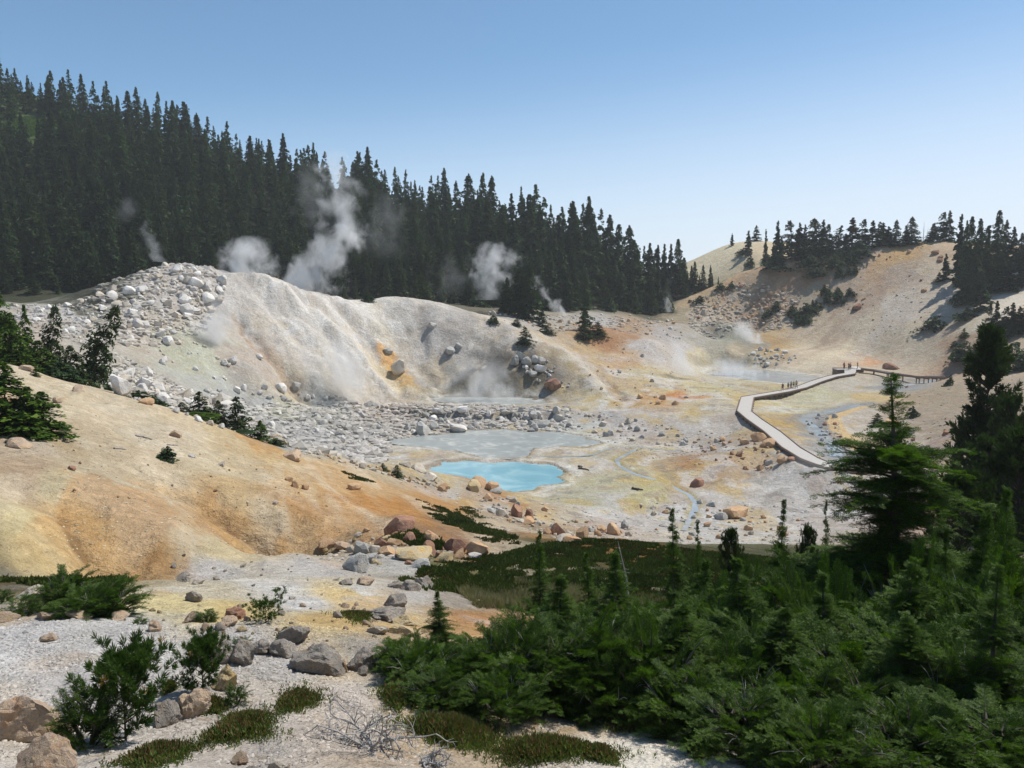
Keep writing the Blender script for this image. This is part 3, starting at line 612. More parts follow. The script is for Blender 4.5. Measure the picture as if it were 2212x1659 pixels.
_first = set()
def place(proto, x, y, z, h, wide=1.0, name='conifer_tree', label=None, cat='tree', group=None, rz=None, tilt=(0,0)):
    s = h/proto['H']
    e = empty(name, (x,y,z-.02*h), rz if rz is not None else random.random()*6.28, (s*wide,s*wide,s))
    e.rotation_euler[0] = tilt[0]; e.rotation_euler[1] = tilt[1]
    for pn,me in proto['parts']: link(pn, me, e)
    return tag(e, label, cat, group)
def at_ground(px, Y): 
    u,_ = ray(px,HOR+60); return u*Y, Y
def tree_px(protos, px, top, base, Y=None, wide=1.0, wpx=None, **kw):
    """stand a plant on the ground; Y given when its foot is hidden from here"""
    if Y is None: x,y,z = G(px,base)
    else:
        u,t = ray(px,base); x,y = u*Y,Y; z = float(gz(x,y))
    _,tt = ray(px,top); h = max(tt*y-z, .15)
    pr = protos[random.randrange(len(protos))] if isinstance(protos,list) else protos
    if wpx:
        ext = pr.get('R') or max(abs(v) for v in pr['parts'][-1][1].vertices[0].co[:2])*0+pr['Rm']
        wide = (wpx/FPX*y)/(2*ext*h/pr['H'])
    return place(pr, x,y,z,h,wide,**kw)
for L_ in (P_FIR,P_OPEN,P_SHRUB,P_YOUNG,P_BUSHY):
    for pr in L_:
        me = pr['parts'][-1][1]; co = np.empty(len(me.vertices)*3,np.float32); me.vertices.foreach_get('co',co); co = co.reshape(-1,3)
        pr['Rm'] = float(np.percentile(np.hypot(co[:,0],co[:,1]),96))
random.seed(11)

# --- the forested hillside
skyl = [(0,65),(55,83),(123,95),(144,102),(194,120),(259,132),(324,148),(398,167),(481,183),(537,192),(562,197),(620,215),(641,250),(660,262)]
def hidden_slope(px, base): pass
cand = []
g = np.random.default_rng(5)
tries = 0
cells = {}
for k in range(60000):
    u = -.72+.96*g.random(); Y = 196+170*g.random()
    x = u*Y
    # forest foot and the crest line
    foot = np.interp(u, [-.75,-.4,-.2,-.05,.06,.17,.2], [196,214,230,240,250,268,285])
    crest = np.interp(u, [-.75,-.2,.06,.17,.24], [352,340,328,318,322])
    if u>.215 or Y<foot+4*g.random() or Y>crest: continue
    if any(abs(x-cx)<rx and abs(Y-cy)<ry for cx,cy,rx,ry in MEADOWS) if 'MEADOWS' in globals() else False: continue
    sp = 3.6+1.5*g.random()
    key = (int(x//6),int(Y//6)); bad = False
    for i in (-1,0,1):
        for j in (-1,0,1):
            for q in cells.get((key[0]+i,key[1]+j),()):
                if (q[0]-x)**2+(q[1]-Y)**2<sp*sp: bad = True
    if bad: continue
    cells.setdefault(key,[]).append((x,Y)); cand.append((x,Y))
M_ = [ground_px(28,127),ground_px(108,150)]
cand = [(x,y) for x,y in cand if not any(abs(x-mx)<8 and abs(y-my)<13 for mx,my in M_)]
zc = gz([c[0] for c in cand],[c[1] for c in cand])
hs_ = []
for (x,y),z in zip(cand,zc):
    u = x/y; hbase = np.interp(u,[-.7,-.3,0,.1,.2],[16,15,18.5,22,16])
    h = hbase*(.42+.8*g.random()**1.4)*(1+.35*float(fbm(np.array([x/22]),np.array([y/22]),305,2)[0])); 
    if y-np.interp(u, [-.75,-.4,-.2,-.05,.06,.17,.2], [196,214,230,240,250,268,285])<5: h *= .4+.5*g.random()
    hs_.append(h)
# how much of each tree shows from here: compare its top with the tops of trees in front
order = sorted(range(len(cand)), key=lambda i: cand[i][1])
prof = np.full(1300,-9.); show = {}
for i in order:
    x,y = cand[i]; z = zc[i]; h = hs_[i]; pxx = 512+FPX*x/y; 
    a = int(pxx+80); wd = max(2,int(2.2/y*FPX)); t0,t1 = z/y,(z+h)/y
    p = prof[max(0,a-wd):a+wd+1]; show[i] = float(np.maximum(t1-np.maximum(p,t0),0).sum()) if len(p) and -70<a-80<1095 else 0
    if len(p): prof[max(0,a-wd):a+wd+1] = np.maximum(p, z/y+h/y*.72)
best = set(sorted(show, key=lambda i:-show[i])[:232])
rest = []
for i in order:
    x,y = cand[i]; z = float(zc[i]); h = hs_[i]; pxx = 512+FPX*x/y
    if i not in best: rest.append((x,y,z,h)); continue
    pr = P_FIR[g.integers(len(P_FIR))]; wide = .95+.5*g.random()+(.25 if h<10 else 0)
    crest = np.interp(x/y, [-.75,-.2,.06,.17,.24], [352,340,328,318,322]); foot = np.interp(x/y, [-.75,-.4,-.2,-.05,.06,.17,.2], [196,214,230,240,250,268,285])
    where = 'left' if pxx<220 else ('middle' if pxx<460 else 'right')
    if y>crest-45: lab = {'left':'tall conifer on the skyline at the high left end of the wooded hillside','middle':'tall conifer on the skyline of the wooded hillside above the white mound','right':'tall conifer on the skyline at the low right end of the wooded hillside'}[where]; gp = 'skyline conifers, '+where
    elif y<foot+28: lab = {'left':'dark conifer at the forest foot behind the rubble flat left of the mound','middle':'dark conifer at the forest foot behind the top of the white mound','right':'dark conifer at the forest foot beyond the rocky flat'}[where]; gp = 'conifers at the forest foot, '+where
    else: lab = {'left':'dark conifer halfway up the left part of the forested hillside','middle':'dark conifer halfway up the hillside above the steam of the white mound','right':'dark conifer halfway up the low right part of the hillside'}[where]; gp = 'conifers halfway up the hillside, '+where
    place(pr,x,y,z,h,wide,label=lab,group=gp)
# the remaining trees of the wood, too many to single out: one object
Vs,Fs,Cs = [],[],[]; off = 0
lo_proto = [far_crown(20,3.8,75,12,1.45,90+i,power=.8,irr=.35) for i in range(4)]
for (x,y,z,h) in rest:
    V,F,C = lo_proto[g.integers(4)]; s = h/20; a = g.random()*6.28; w_ = s*(.9+.4*g.random())
    R_ = np.array([[math.cos(a)*w_,-math.sin(a)*w_,0],[math.sin(a)*w_,math.cos(a)*w_,0],[0,0,s]])
    C = C.copy(); C[:,0] = .55*C[:,0]+.75*g.random()-.1; Vs.append((V@R_.T+[x,y,z]).astype(np.float32)); Fs.append(F+off); Cs.append(C.astype(np.float32)); off += len(V)
print('forest', len(cand), 'rest', len(rest))
tag(link('forest', mesh_np('forest',np.concatenate(Vs),np.concatenate(Fs),M_FAR,False,np.concatenate(Cs))), 'dense dark conifer wood filling in the forested hillside', 'forest', kind='stuff')
# grassy openings on the hillside
def ground_cover(name, poly_pts, n, mat, size, h, seed, label, cat, upright=.8, col_tip=True, jitter=.3, blades=3):
    g = np.random.default_rng(seed); xy = []
    P_ = np.array(poly_pts); lo_,hi_ = P_.min(0),P_.max(0)
    while len(xy)<n:
        q = lo_+(hi_-lo_)*g.random((n*2,2)); m_ = inside(q[:,0],q[:,1],poly_pts); d = seg_dist(q[:,0],q[:,1],poly_pts,True)
        m_ &= (d+fbm(q[:,0]*.9,q[:,1]*.9,seed,4)*jitter*5>jitter*4*g.random(len(q))**2); m_ &= fbm(q[:,0]*1.6,q[:,1]*1.6,seed+9,3)+.32>.35*g.random(len(q))
        xy += list(q[m_])
    xy = np.array(xy[:n]); z = gz(xy[:,0],xy[:,1])
    dens = fbm(xy[:,0]/1.5,xy[:,1]/1.5,seed+5,3)
    hh = h*(.5+.9*g.random(n))*(1+.6*dens)
    O = np.repeat(np.stack([xy[:,0],xy[:,1],z-.02],1),blades,0); m_ = len(O)
    O[:,:2] += g.normal(size=(m_,2))*size*.8
    D = norm(np.concatenate([g.normal(size=(m_,2))*(1-upright)*1.2, np.full((m_,1),upright)],1)); S = norm(np.cross(D,g.normal(size=(m_,3))))
    V,F = quads(O,D,S,np.repeat(hh,blades)*(.7+.5*g.random(m_)),np.full(m_,size)*(.6+.8*g.random(m_)))
    r_ = g.random((len(F),3)); r_[:,0] = np.clip(.35*r_[:,0]+.65*np.repeat(sstep(dens+fbm(xy[:,0]/4,xy[:,1]/4,seed+7,3),-.3,.4),blades),0,1); r_[:,1] = np.clip(r_[:,1]*.86+.25*np.repeat(sstep(-dens,0,.4),blades),0,1)
    return tag(link(name, mesh_np(name,V,F,mat,False,cols(len(F),r=r_))), label, cat, kind='stuff')
def L(*a): return a
# hand-placed plants: px, top, foot, width in px, metres ahead (None = where the foot is seen), protos, label, kind name
OPEN0,OPEN1,OPEN2,SLIM = P_OPEN
mid = [
 (529,261,318,25,208,P_FIR[0],'tallest of the three dark conifers together on the rocky flat behind the pale dome'),
 (519,268,318,20,209,P_FIR[3],'middle conifer of the three standing together on the rocky flat behind the pale dome'),
 (507,277,316,18,212,P_FIR[1],'left and shortest of the three conifers together on the rocky flat'),
 (542,307,322,12,203,P_OPEN[1],'small conifer just right of the three conifers on the rocky flat'),
 (584,291,322,17,205,OPEN2,'ragged leaning conifer standing alone above the orange hump'),
 (426,272,303,20,205,P_BUSHY[1],'yellow-green conifer leaning left at the crest of the pale dome'),
]
for px,t,b,w,Y,pr,lab in mid: tree_px(pr,px,t,b,Y,wpx=w,label=lab)
knoll = [
 (732,233,245,4,370,SLIM,'tiny dark conifer alone on the left flank of the pale knoll'),(756,225,242,11,372,OPEN1,'small cluster-like conifer on top of the pale knoll'),
 (748,230,254,8,345,SLIM,'slim conifer on the front of the pale knoll above a low bush'),
 (765.5,228,252,7,300,SLIM,'slim pole-like conifer at the right end of the pale knoll'),(777,220,254,9,287,SLIM,'tallest slim conifer at the left end of the reddish ridge'),
 (781,235,257,8,285,SLIM,'short slim conifer right beside the tallest slim one on the left end of the ridge'),(773,243,256,5,287,SLIM,'very small conifer between two slim conifers on the ridge left end'),
]
crest_l = [(792,220,252,19,0),(799,222,252,11,3),(804.5,224,252,10,1),(811,218,252,15,0),(817,218,252,15,2),(822.5,219,251,13,1),(829,224,251,15,0),(836,225,251,15,2)]
crest_m = [(851.5,217,252,20,1),(845,233,255,8,3),(858,240,257,8,1),(864.5,219,248,15,0),(872,220,248,15,1),(877.5,221,247,12,2),(882.5,222,247,9,3),(888,226,247,9,3)]
for px,t,b,w,Y,pr,lab in knoll: tree_px(pr,px,t,b,Y,wpx=w,label=lab,group='slim conifers of the knoll')
for i,(px,t,b,w,k) in enumerate(crest_l): tree_px(P_OPEN[k],px,t,b,276,wpx=w*1.15,label='wind-flagged conifer in the dense left clump on the reddish ridge crest',group='left clump on the ridge crest')
for i,(px,t,b,w,k) in enumerate(crest_m): tree_px(P_OPEN[k],px,t,b,275,wpx=w*1.15,label='dark conifer in the middle clump on the reddish ridge crest',group='middle clump on the ridge crest')
ridge = [
 (895.5,219,246,13,P_FIR[2],'regular pointed conifer alone right of the middle clump on the ridge'),(911,216,245,18,P_FIR[2],'broad pointed conifer standing free on the ridge crest before the bare snags'),(905.5,225,245,10,OPEN1,'smaller conifer leaning on the left side of the broad ridge crest conifer'),
 (933,223,244,13,P_FIR[0],'short full conifer right of the bare snags on the ridge crest'),(942.5,212,244,15,OPEN0,'tall flagged conifer, left of a pair, right of the bare snags'),(948.5,210,244,13,OPEN1,'tall flagged conifer, right of a pair, right of the bare snags'),
 (928,239,245,9,P_SHRUB[0],'rounded low conifer right beside the bare snags on the ridge'),
]
for px,t,b,w,pr,lab in ridge: tree_px(pr,px,t,b,273,wpx=w*1.1,label=lab)
grove = [(959,213,262,10,240,3),(969,215,278,20,232,0),(964,219,283,17,226,1),(977,217,284,18,228,0),(982,225,277,22,234,2),(968,243,286,18,222,1),(975,240,286,20,221,0),(985,237,282,18,226,1),(996.5,209,270,21,238,0),(1004,219,272,16,240,1),(1012,226,272,15,236,1),(1020,232,274,14,236,0),(1028,225,275,16,236,0),(990,250,288,18,224,2),(1000,252,292,20,222,0),(1010,255,294,20,220,1),(1021,254,296,22,220,2),(1034,250,296,22,222,0)]
for px,t,b,w,Y,k in grove: tree_px((P_OPEN if k!=0 else P_FIR)[k],px,t,b,Y,wpx=w*1.15,label='tall dark conifer in the dense grove at the right end of the ridge',group='grove at the right end of the ridge')
slope = [
 (945,253,280,8,SLIM,'slim conifer alone on the bare slope left of the grove'),(939,272,282,10,P_OPEN[1],'small bushy conifer at the foot of the slim one left of the grove'),
 (980,270,311,22,OPEN1,'sparse layered conifer standing below the grove on the pale bench'),(964,328,338,11,P_YOUNG[0],'tiny pyramidal conifer on the pale slope below the bench log'),
 (812.5,299,309,5,SLIM,'very small pointed conifer rising from the bushes in mid slope'),
]
for px,t,b,w,pr,lab in slope: tree_px(pr,px,t,b,None,wpx=w,label=lab)
lowr = [(996.5,300,322,12),(991,303,324,12),(1006,306,324,12),(1012,302,326,14),(1019,306,330,14),(1026,300,330,14),(997,320,342,15),(1004,318,343,14),(989,322,344,13),(1012,316,346,15),(1020,320,350,16),(1027,314,350,16),(984,334,352,14),(1000,335,356,18)]
for px,t,b,w in lowr: tree_px(P_OPEN[random.randrange(2)*1],px,t,b,185,wpx=w*1.3,label='dark conifer in the low thicket at the right edge below the grove',group='thicket below the grove')
gap = [(657,244,302),(663.6,243,302),(670,243,303),(677,238,304),(683.5,257,305),(691,265,301),(694,261,300),(702.5,264,297),(710,264.5,293),(712,274,292),(718,276,291),(650,262,304),(687,272,303),(699,275,300)]
for px,t,b in gap: tree_px(P_FIR,px,t,b,292,wide=.95,label='dark conifer at the dip between the forested hill and the bare hill',group='conifers in the dip')
# shrubs: px, foot, width, height
sh = [(744,254,14,6),(776,268,30,13),(768,262,12,8),(809,268,22,13),(834,268,18,14),(817,277,20,9),(840,277,10,13),(849,275,8,8),(855,274,6,8),(851,264,15,13),(827,295,14,10),(838.6,293,8,6),(851,296,12,8),(828,303,10,10),(839,303,14,13),(793,317,14,12),(808,314,20,11),(816,309,14,8),(799.5,324,12,9),(806,323,12,8),(776,311,10,10),(767,317,10,8),(731,289,7,8),(749.5,267,12,11),(858,256,22,14),(800,256,16,8),(815,256,18,9),(829,257,20,9),(842,257,14,9),(720,290,12,7),(700,303,12,7)]
for px,b,w,h in sh: tree_px(P_SHRUB,px,b-h,b,None,wpx=w*1.15,name='conifer_shrub',cat='shrub',label='low dark green conifer shrub on the bare reddish hillside at the right',group='shrubs on the bare hillside')
single = [(933,329,26,13,'wide dark green shrub alone on the pale bench of the right slope'),(967,319,24,10,'wide low shrub at the right end of the log on the pale bench'),(954,347,9,6,'small shrub among the dark rocks under the pale bench'),(965,362,30,20,'large round shrub on the right slope beside the tall pine'),(1012,370,38,27,'large shrub at the right edge under the thicket'),
 (948.5,386,10,11,'small shrub next to the right end of the boardwalk'),(913,417,13,11,'round shrub on the brown spur right of the big hemlock top'),(877,426,14,13,'dark shrub just behind the thin top of the big hemlock'),(965,453,18,14,'shrub among pale rocks on the brown spur'),
 (493,323,11,8,'small round shrub on the sandy flat left of the other flat shrubs'),(516.6,326,10,8,'small shrub below the three conifers on the rocky flat'),(525,344,17,17,'bright green shrub, largest on the sandy saddle below the three conifers'),(546.6,333,18,8,'low wide shrub below right of the three conifers'),(584,339,20,16,'dark shrub under the ragged leaning conifer on the orange hump'),(597,336,20,14,'round dark green shrub touching the right of the one under the leaning conifer'),
 (478,307,24,10,'low wide shrub at the foot of the forest left of the three conifers'),(369,301,15,9,'low shrub at the forest edge behind the pale dome'),(440,301,12,9,'small shrub at the forest edge right of the leaning yellow-green conifer')]
for px,b,w,h,lab in single: tree_px(P_SHRUB if px>900 or px<500 else P_BUSHY[0],px,b-h,b,None,wpx=w*1.1,name='conifer_shrub',cat='shrub',label=lab)
for px in (610,622,634,646,658,668,560,548): tree_px(P_SHRUB,px,298-random.random()*4,311,None,wpx=15,name='conifer_shrub',cat='shrub',label='low shrub along the foot of the forest right of the white steam',group='shrubs along the forest foot')
# near-left trees on and behind the orange ridge
lt = [(2,283,380,42,66,P_YOUNG[0],'tall dark conifer at the left edge behind the orange ridge'),(14,312,378,34,64,P_YOUNG[1],'dark conifer second from the left edge behind the orange ridge'),(28,304,376,24,67,P_YOUNG[0],'slim pointed conifer in the group behind the orange ridge'),(52,303,378,26,68,P_BUSHY[1],'pine with a bare leaning stem in the group behind the orange ridge'),
 (86,297,386,34,66,P_BUSHY[1],'tall pine leaning right, at the right end of the group behind the orange ridge'),(40,340,380,36,62,P_YOUNG[1],'low bushy conifer in front of the group behind the orange ridge'),(60,362,388,34,61,P_SHRUB[0],'low spreading shrub under the leaning pine'),(18,350,380,34,60,P_YOUNG[1],'bushy conifer at the foot of the group behind the orange ridge'),(72,345,388,30,64,P_BUSHY[0],'bushy lower pine at the foot of the leaning pine'),
 (7,361,431,60,None,P_YOUNG[1],'tallest dark spreading conifer on the orange slope at the left edge'),(29,386,433,46,None,P_YOUNG[1],'middle pointed conifer of the clump on the orange slope at the left edge'),(43,391,434,46,None,P_YOUNG[1],'right pointed conifer of the clump on the orange slope at the left edge'),(16,398,433,58,None,P_YOUNG[0],'low front conifer of the clump on the orange slope'),
 (183,402,428,16,64,P_BUSHY[0],'small pine at the left of the row behind the orange ridge'),(201,391,434,25,63,P_BUSHY[0],'tallest pine in the row behind the orange ridge'),(219,400,434,20,64,P_BUSHY[0],'third pine in the row behind the orange ridge'),(238,396,436,26,64,P_BUSHY[0],'full rounded pine at the right of the row behind the orange ridge'),(197,412,439,38,60.5,P_YOUNG[1],'spreading hemlock in front of the row on the orange ridge'),(261,420,446,19,64,P_YOUNG[1],'pointed small conifer on the ridge right of the row of pines')]
for px,t,b,w,Y,pr,lab in lt: tree_px(pr,px,t,b,Y,wpx=w*1.15,label=lab,tilt=((0,.28) if 'leaning right' in lab else (0,0)),rz=0 if 'leaning' in lab else None)
ls_ = [(142,391,408,34,61,'dark low shrub on the orange ridge before the white boulders'),(158,398,413,22,61,'small dark shrub right of the low shrub on the orange ridge'),(109,386,396,11,60,'small bright shrub on the orange ridge near the white boulders'),(238,431,443,34,62,'low round mat shrub under the full pine of the row'),(276,438,450,20,65,'low mat shrub trailing down the ridge at the end of the row'),
 (165,446,459,24,None,'single green shrub in the middle of the orange slope'),(397,465,478,14,None,'small green shrub near the left shore rocks of the blue pool'),(383,463,471,9,None,'tiny shrub among the pale rocks left of the pool'),(35,369,376,10,None,'small light green shrub on the ridge under the pines'),(13,433,443,14,None,'small green shrub beside the brown rocks at the left edge')]
for px,t,b,w,Y,lab in ls_: tree_px(P_SHRUB if w>20 else P_BUSHY[0],px,t,b,Y,wpx=w*1.1,name='conifer_shrub',cat='shrub',label=lab)
# bare snags
def snag(px,t,b,Y,lab,dead=True,lean=0):
    x,y,z = (G(px,b) if Y is None else (ray(px,b)[0]*Y,Y,float(gz(ray(px,b)[0]*Y,Y)))); h = ray(px,t)[1]*y-z
    parts = [tube([(0,0,-.3),(lean*h*.4,0,h*.5),(lean*h,0,h)],[h*.018,h*.012,h*.003],6)]
    for i in range(16):
        q = .25+.7*random.random(); a = random.random()*6.28; l = h*.16*(1.1-q)
        parts.append(tube([(lean*h*q,0,h*q),(lean*h*q+math.cos(a)*l,math.sin(a)*l,h*q-l*.2)],[h*.004,h*.0015],4))
    V,F = merge(parts); o = link('dead_tree', mesh_np('dead_tree',V,F,M_DEAD,True)); o.location = (x,y,z); return tag(o,lab,'dead tree')
snag(923,222,245,273,'tall bare grey snag on the ridge crest left of the flagged pair'); snag(919.5,236,245,273,'short broken snag left of the tall bare snag',lean=.05); snag(926,228,245,273,'thin bare snag right of the tall bare snag',lean=.1)
snag(632,541,586,19,'grey dead leader leaning left above the green shrub mass',lean=-.2)
# ================================================================== near plants, built from needle sprays
def spray_template(n=9, seed=0):
    g = np.random.default_rng(seed); O,D,Ln,Wd = [],[],[],[]
    O.append((0,0,0)); D.append((1,0,-.05)); Ln.append(1); Wd.append(.045)
    for i in range(n):
        s = .08+.84*i/n; sg = 1 if i%2 else -1; a = math.radians(48+g.normal()*7); l = .46*(1-.72*s)+.05
        d = np.array([math.cos(a),sg*math.sin(a),g.normal()*.12-.05]); o = np.array([s,0,-.05*s])
        O.append(o); D.append(d); Ln.append(l); Wd.append(.055)
        for q in (.35,.65):
            for s2 in (1,-1):
                a2 = a*sg+s2*.85; O.append(o+d*l*q); D.append((math.cos(a2),math.sin(a2),g.normal()*.2)); Ln.append(l*.42); Wd.append(.045)
    O,D = np.array(O,float),norm(np.array(D,float)); S = norm(np.cross(D,np.array([0,0,1.])+g.normal(size=D.shape)*.35))
    V,F = quads(O,D,S,np.array(Ln),np.array(Wd)); return V,F
SPR = [spray_template(9,1), spray_template(8,2)]
def boughs(B0, dirs, lens, seed, spr=.3, step=.09, droop=.35, fan=.8):
    """boughs: start, direction, length -> foliage verts/quads/colours and wood tubes"""
    g = np.random.default_rng(seed); Os,Xs,Ys,Zs,Ss,hue = [],[],[],[],[],[]; wood = []
    for b0,d,L in zip(B0,dirs,lens):
        d = d/np.linalg.norm(d); m_ = max(3,int(L/step)); s = np.linspace(.12,1,m_)
        side = np.cross(d,[0,0,1.]); side /= np.linalg.norm(side)+1e-6; up = np.cross(side,d)
        bend = g.normal()*.15
        path = b0+np.outer(s*L,d)+np.outer((s**2)*L*bend,side)+np.outer(-droop*L*s**2,[0,0,1.])
        T = norm(np.gradient(path,axis=0)); h = g.random()
        if L>.35:
            k = np.linspace(0,m_-1,5).astype(int); wood.append(tube(np.vstack([b0,path[k]]), np.linspace(.012+.008*L,.003,6), 4))
        for rep in range(3):
            sg = [1,-1,0][rep]; n = m_
            ang = np.radians(55+g.normal(size=n)*12)*sg if sg else g.normal(size=n)*.3
            X = norm(T*np.cos(ang)[:,None]+side*np.sin(ang)[:,None]+up*((.25 if not sg else .08)+.22*g.normal(size=n))[:,None])
            Z = norm(up+g.normal(size=(n,3))*.3); Y = norm(np.cross(Z,X)); Z = np.cross(X,Y)
            sc = spr*min(1,.52+.9*L)*(1-.45*s)*(.65+.6*g.random(n))*(1 if sg else .75)
            Os.append(path); Xs.append(X); Ys.append(Y); Zs.append(Z); Ss.append(sc); hue.append(np.full(n,h))
    O,X,Y,Z,S,Hh = map(np.concatenate,(Os,Xs,Ys,Zs,Ss,hue))
    tv,tf = SPR[seed%2]; V,F = stamp(tv,tf,O,X,Y,Z,S)
    r = g.random((len(F),3)); r[:,0] = .3*r[:,0]+.35*np.repeat(Hh,len(tf))+.35*np.repeat(g.random(len(O)),len(tf))
    return V,F,cols(len(F),r=r),wood
def near_hemlock(H, prof, nb, seed, spr=.3, lean=(0,0), up=.12, droop=.3, thin=2):
    g = np.random.default_rng(seed); t = np.sort(g.random(nb))**.95; t = t[(t<thin)|(g.random(nb)<.38)]; nb = len(t)
    R = np.interp(t,[p[0] for p in prof],[p[1] for p in prof])*(.6+.55*g.random(nb)); az = g.random(nb)*6.283
    cx = lean[0]*t*t*H; cy_ = lean[1]*t*t*H
    B0 = np.stack([cx,cy_,t*H],1); dirs = np.stack([np.cos(az),np.sin(az),up+.5*t**2+.15*g.normal(size=nb)],1)
    V,F,C,wood = boughs(B0,dirs,R,seed,spr,.085,droop)
    # leader
    z = np.linspace(.9,1,6); V2,F2,C2,_ = boughs(np.stack([lean[0]*z*z*H,lean[1]*z*z*H,z*H-.05*H],1), np.stack([g.normal(size=6)*.2,g.normal(size=6)*.2,np.ones(6)],1), np.linspace(.05,.03,6)*H, seed+1, spr*.42,.05,0)
    V,F,C = np.concatenate([V,V2]),np.concatenate([F,F2+len(V)]),np.concatenate([C,C2])
    zz = np.linspace(-.05,.99,9); trunk = tube(np.stack([lean[0]*zz*zz*H,lean[1]*zz*zz*H,zz*H],1), .022*H*(1.02-zz)+.004, 8)
    tv,tf = merge([trunk]+wood)
    return dict(H=H, Rm=max(p[1] for p in prof)*.9, parts=[('trunk',mesh_np('trunk',tv,tf,M_BARK,True)),('crown',mesh_np('crown',V,F,M_HEM,False,C))])
def near_bush(H, R, nb, seed, spr=.26, mat=None, dead=6):
    g = np.random.default_rng(seed); a = g.random(nb)*6.283; rr = np.sqrt(g.random(nb))*R*.62
    el = np.radians(6+52*(1-rr/R)**1.3+g.normal(size=nb)*14); zz = g.random(nb)*H*.72*(1-.55*rr/R)
    B0 = np.stack([np.cos(a)*rr,np.sin(a)*rr,zz],1); b = a+g.normal(size=nb)*.7
    dirs = np.stack([np.cos(b)*np.cos(el),np.sin(b)*np.cos(el),np.sin(el)],1); L = (.25+.45*g.random(nb))*H*.8
    V,F,C,wood = boughs(B0,dirs,L,seed,spr,.07,.26)
    stems = [tube([(0,0,-.1),(math.cos(q)*R*.3,math.sin(q)*R*.3,H*.2),(math.cos(q)*R*.6,math.sin(q)*R*.6,H*.45)],[.035,.025,.01],5) for q in g.random(7)*6.28]
    tv,tf = merge(stems+wood)
    parts = [('trunk',mesh_np('trunk',tv,tf,M_BARK,True)),('crown',mesh_np('crown',V,F,mat or M_HEM,False,C))]
    if dead:
        for i in range(dead):
            dt = []
            q = g.random()*6.28; e = .5+.6*g.random(); o = np.array([math.cos(q)*R*.5,math.sin(q)*R*.5,H*.45]); d = np.array([math.cos(q+g.normal()*.5)*math.cos(e),math.sin(q)*math.cos(e),math.sin(e)]); l = .3+.3*g.random()
            for w_ in range(4):
                dd = d+g.normal(size=3)*.45; p0 = o; dt.append(tube([p0,p0+dd*l*.35,p0+dd*l*.55+[0,0,-.06]],[.008,.005,.002],4))
            dv,df = merge(dt); parts.append(('dead_branch',mesh_np('dead_branch',dv,df,M_DEAD,True)))
    return dict(H=H, Rm=R, parts=parts)
def brush_template(n=22, seed=3, wd=.07):
    g = np.random.default_rng(seed); a = g.random(n)*6.283; e = np.radians(12+50*g.random(n)); o = g.random(n)*.35
    D = np.stack([np.cos(e),np.sin(e)*np.cos(a),np.sin(e)*np.sin(a)],1); O = np.stack([o,o*0,o*0],1)
    return quads(O,D,norm(np.cross(D,g.normal(size=(n,3)))),.55+.35*g.random(n),np.full(n,wd))
def near_pine(H, prof, nb, seed, cl=.07, mat=None, wd=.07, n_need=22, rise=.6, per=7, lean=0, trunk=.02):
    g = np.random.default_rng(seed); tv0,tf0 = brush_template(n_need,seed,wd); t = np.sort(g.random(nb)); R = np.interp(t,[p[0] for p in prof],[p[1] for p in prof])*(.55+.6*g.random(nb)); az = g.random(nb)*6.283
    Os,Ds,hue,wood = [],[],[],[]
    for i in range(nb):
        d = np.array([math.cos(az[i]),math.sin(az[i]),.25+rise*t[i]]); b0 = np.array([lean*t[i]**2*H,0,t[i]*H*.95]); L = R[i]
        if L<cl*.5: L = cl*.5
        path = [b0+d*L*s+np.array([0,0,rise*L*s*s*.5]) for s in (0,.35,.7,1)]
        wood.append(tube(path,[.006*H+.004,.004*H,.003*H,.002*H],4))
        for k in range(per):
            s = 1-.62*(k/per)**1.2; o = b0+d*L*s+np.array([0,0,rise*L*s*s*.5]); sd = g.normal(size=3)*.55; sd[2] = abs(sd[2])*.6+.25
            dd = d*.7+sd; dd /= np.linalg.norm(dd); o2 = o+(dd*cl*1.3*(k>0)*g.random()); 
            if k>0: wood.append(tube([o,o2],[.002*H,.0015*H],3))
            Os.append(o2); Ds.append(dd); hue.append(g.random())
    Os.append([lean*H,0,H*.98]); Ds.append([0,0,1.]); hue.append(.5)
    O,X = np.array(Os),norm(np.array(Ds)); Y = norm(np.cross(X,g.normal(size=X.shape))); Z = np.cross(X,Y)
    V,F = stamp(tv0,tf0,O,X,Y,Z,cl*(.8+.5*g.random(len(O)))); r = g.random((len(F),3)); r[:,0] = .4*r[:,0]+.6*np.repeat(hue,len(tf0)); r[:,1] = np.repeat(g.random(len(O))*.885,len(tf0))
    zz = np.linspace(-.03,.97,8); tv,tf = merge([tube(np.stack([lean*zz*zz*H,zz*0,zz*H],1), trunk*H*(1.03-zz)+.002, 7)]+wood)
    return dict(H=H, Rm=max(p[1] for p in prof), parts=[('trunk',mesh_np('trunk',tv,tf,M_BARK,True)),('crown',mesh_np('crown',V,F,mat or M_PINE,False,cols(len(F),r=r)))])

BIG = near_hemlock(5.6,[(0,1.9),(.2,2.1),(.38,1.8),(.44,.95),(.485,.3),(.53,.75),(.6,1.4),(.68,1.35),(.76,.95),(.82,.3),(.86,.26),(.9,.3),(.94,.14),(1,.04)],420,5,.30,thin=.79,lean=(-.045,0))
SPIRE = [near_hemlock(2.6,[(0,1.1),(.35,.85),(.6,.52),(.8,.22),(.9,.09),(1,.02)],200,21,.2,lean=(.04,0)), near_hemlock(2.6,[(0,.75),(.4,.55),(.7,.32),(.88,.13),(1,.03)],190,22,.2,lean=(-.06,.02)),
 near_hemlock(2.6,[(0,1.3),(.25,1.05),(.5,.75),(.62,.3),(.7,.42),(.85,.2),(1,.02)],210,23,.22,lean=(-.08,0)), near_hemlock(2.6,[(0,1.0),(.3,.95),(.55,.7),(.75,.45),(.9,.16),(1,.03)],200,24,.21,lean=(.1,.03))]
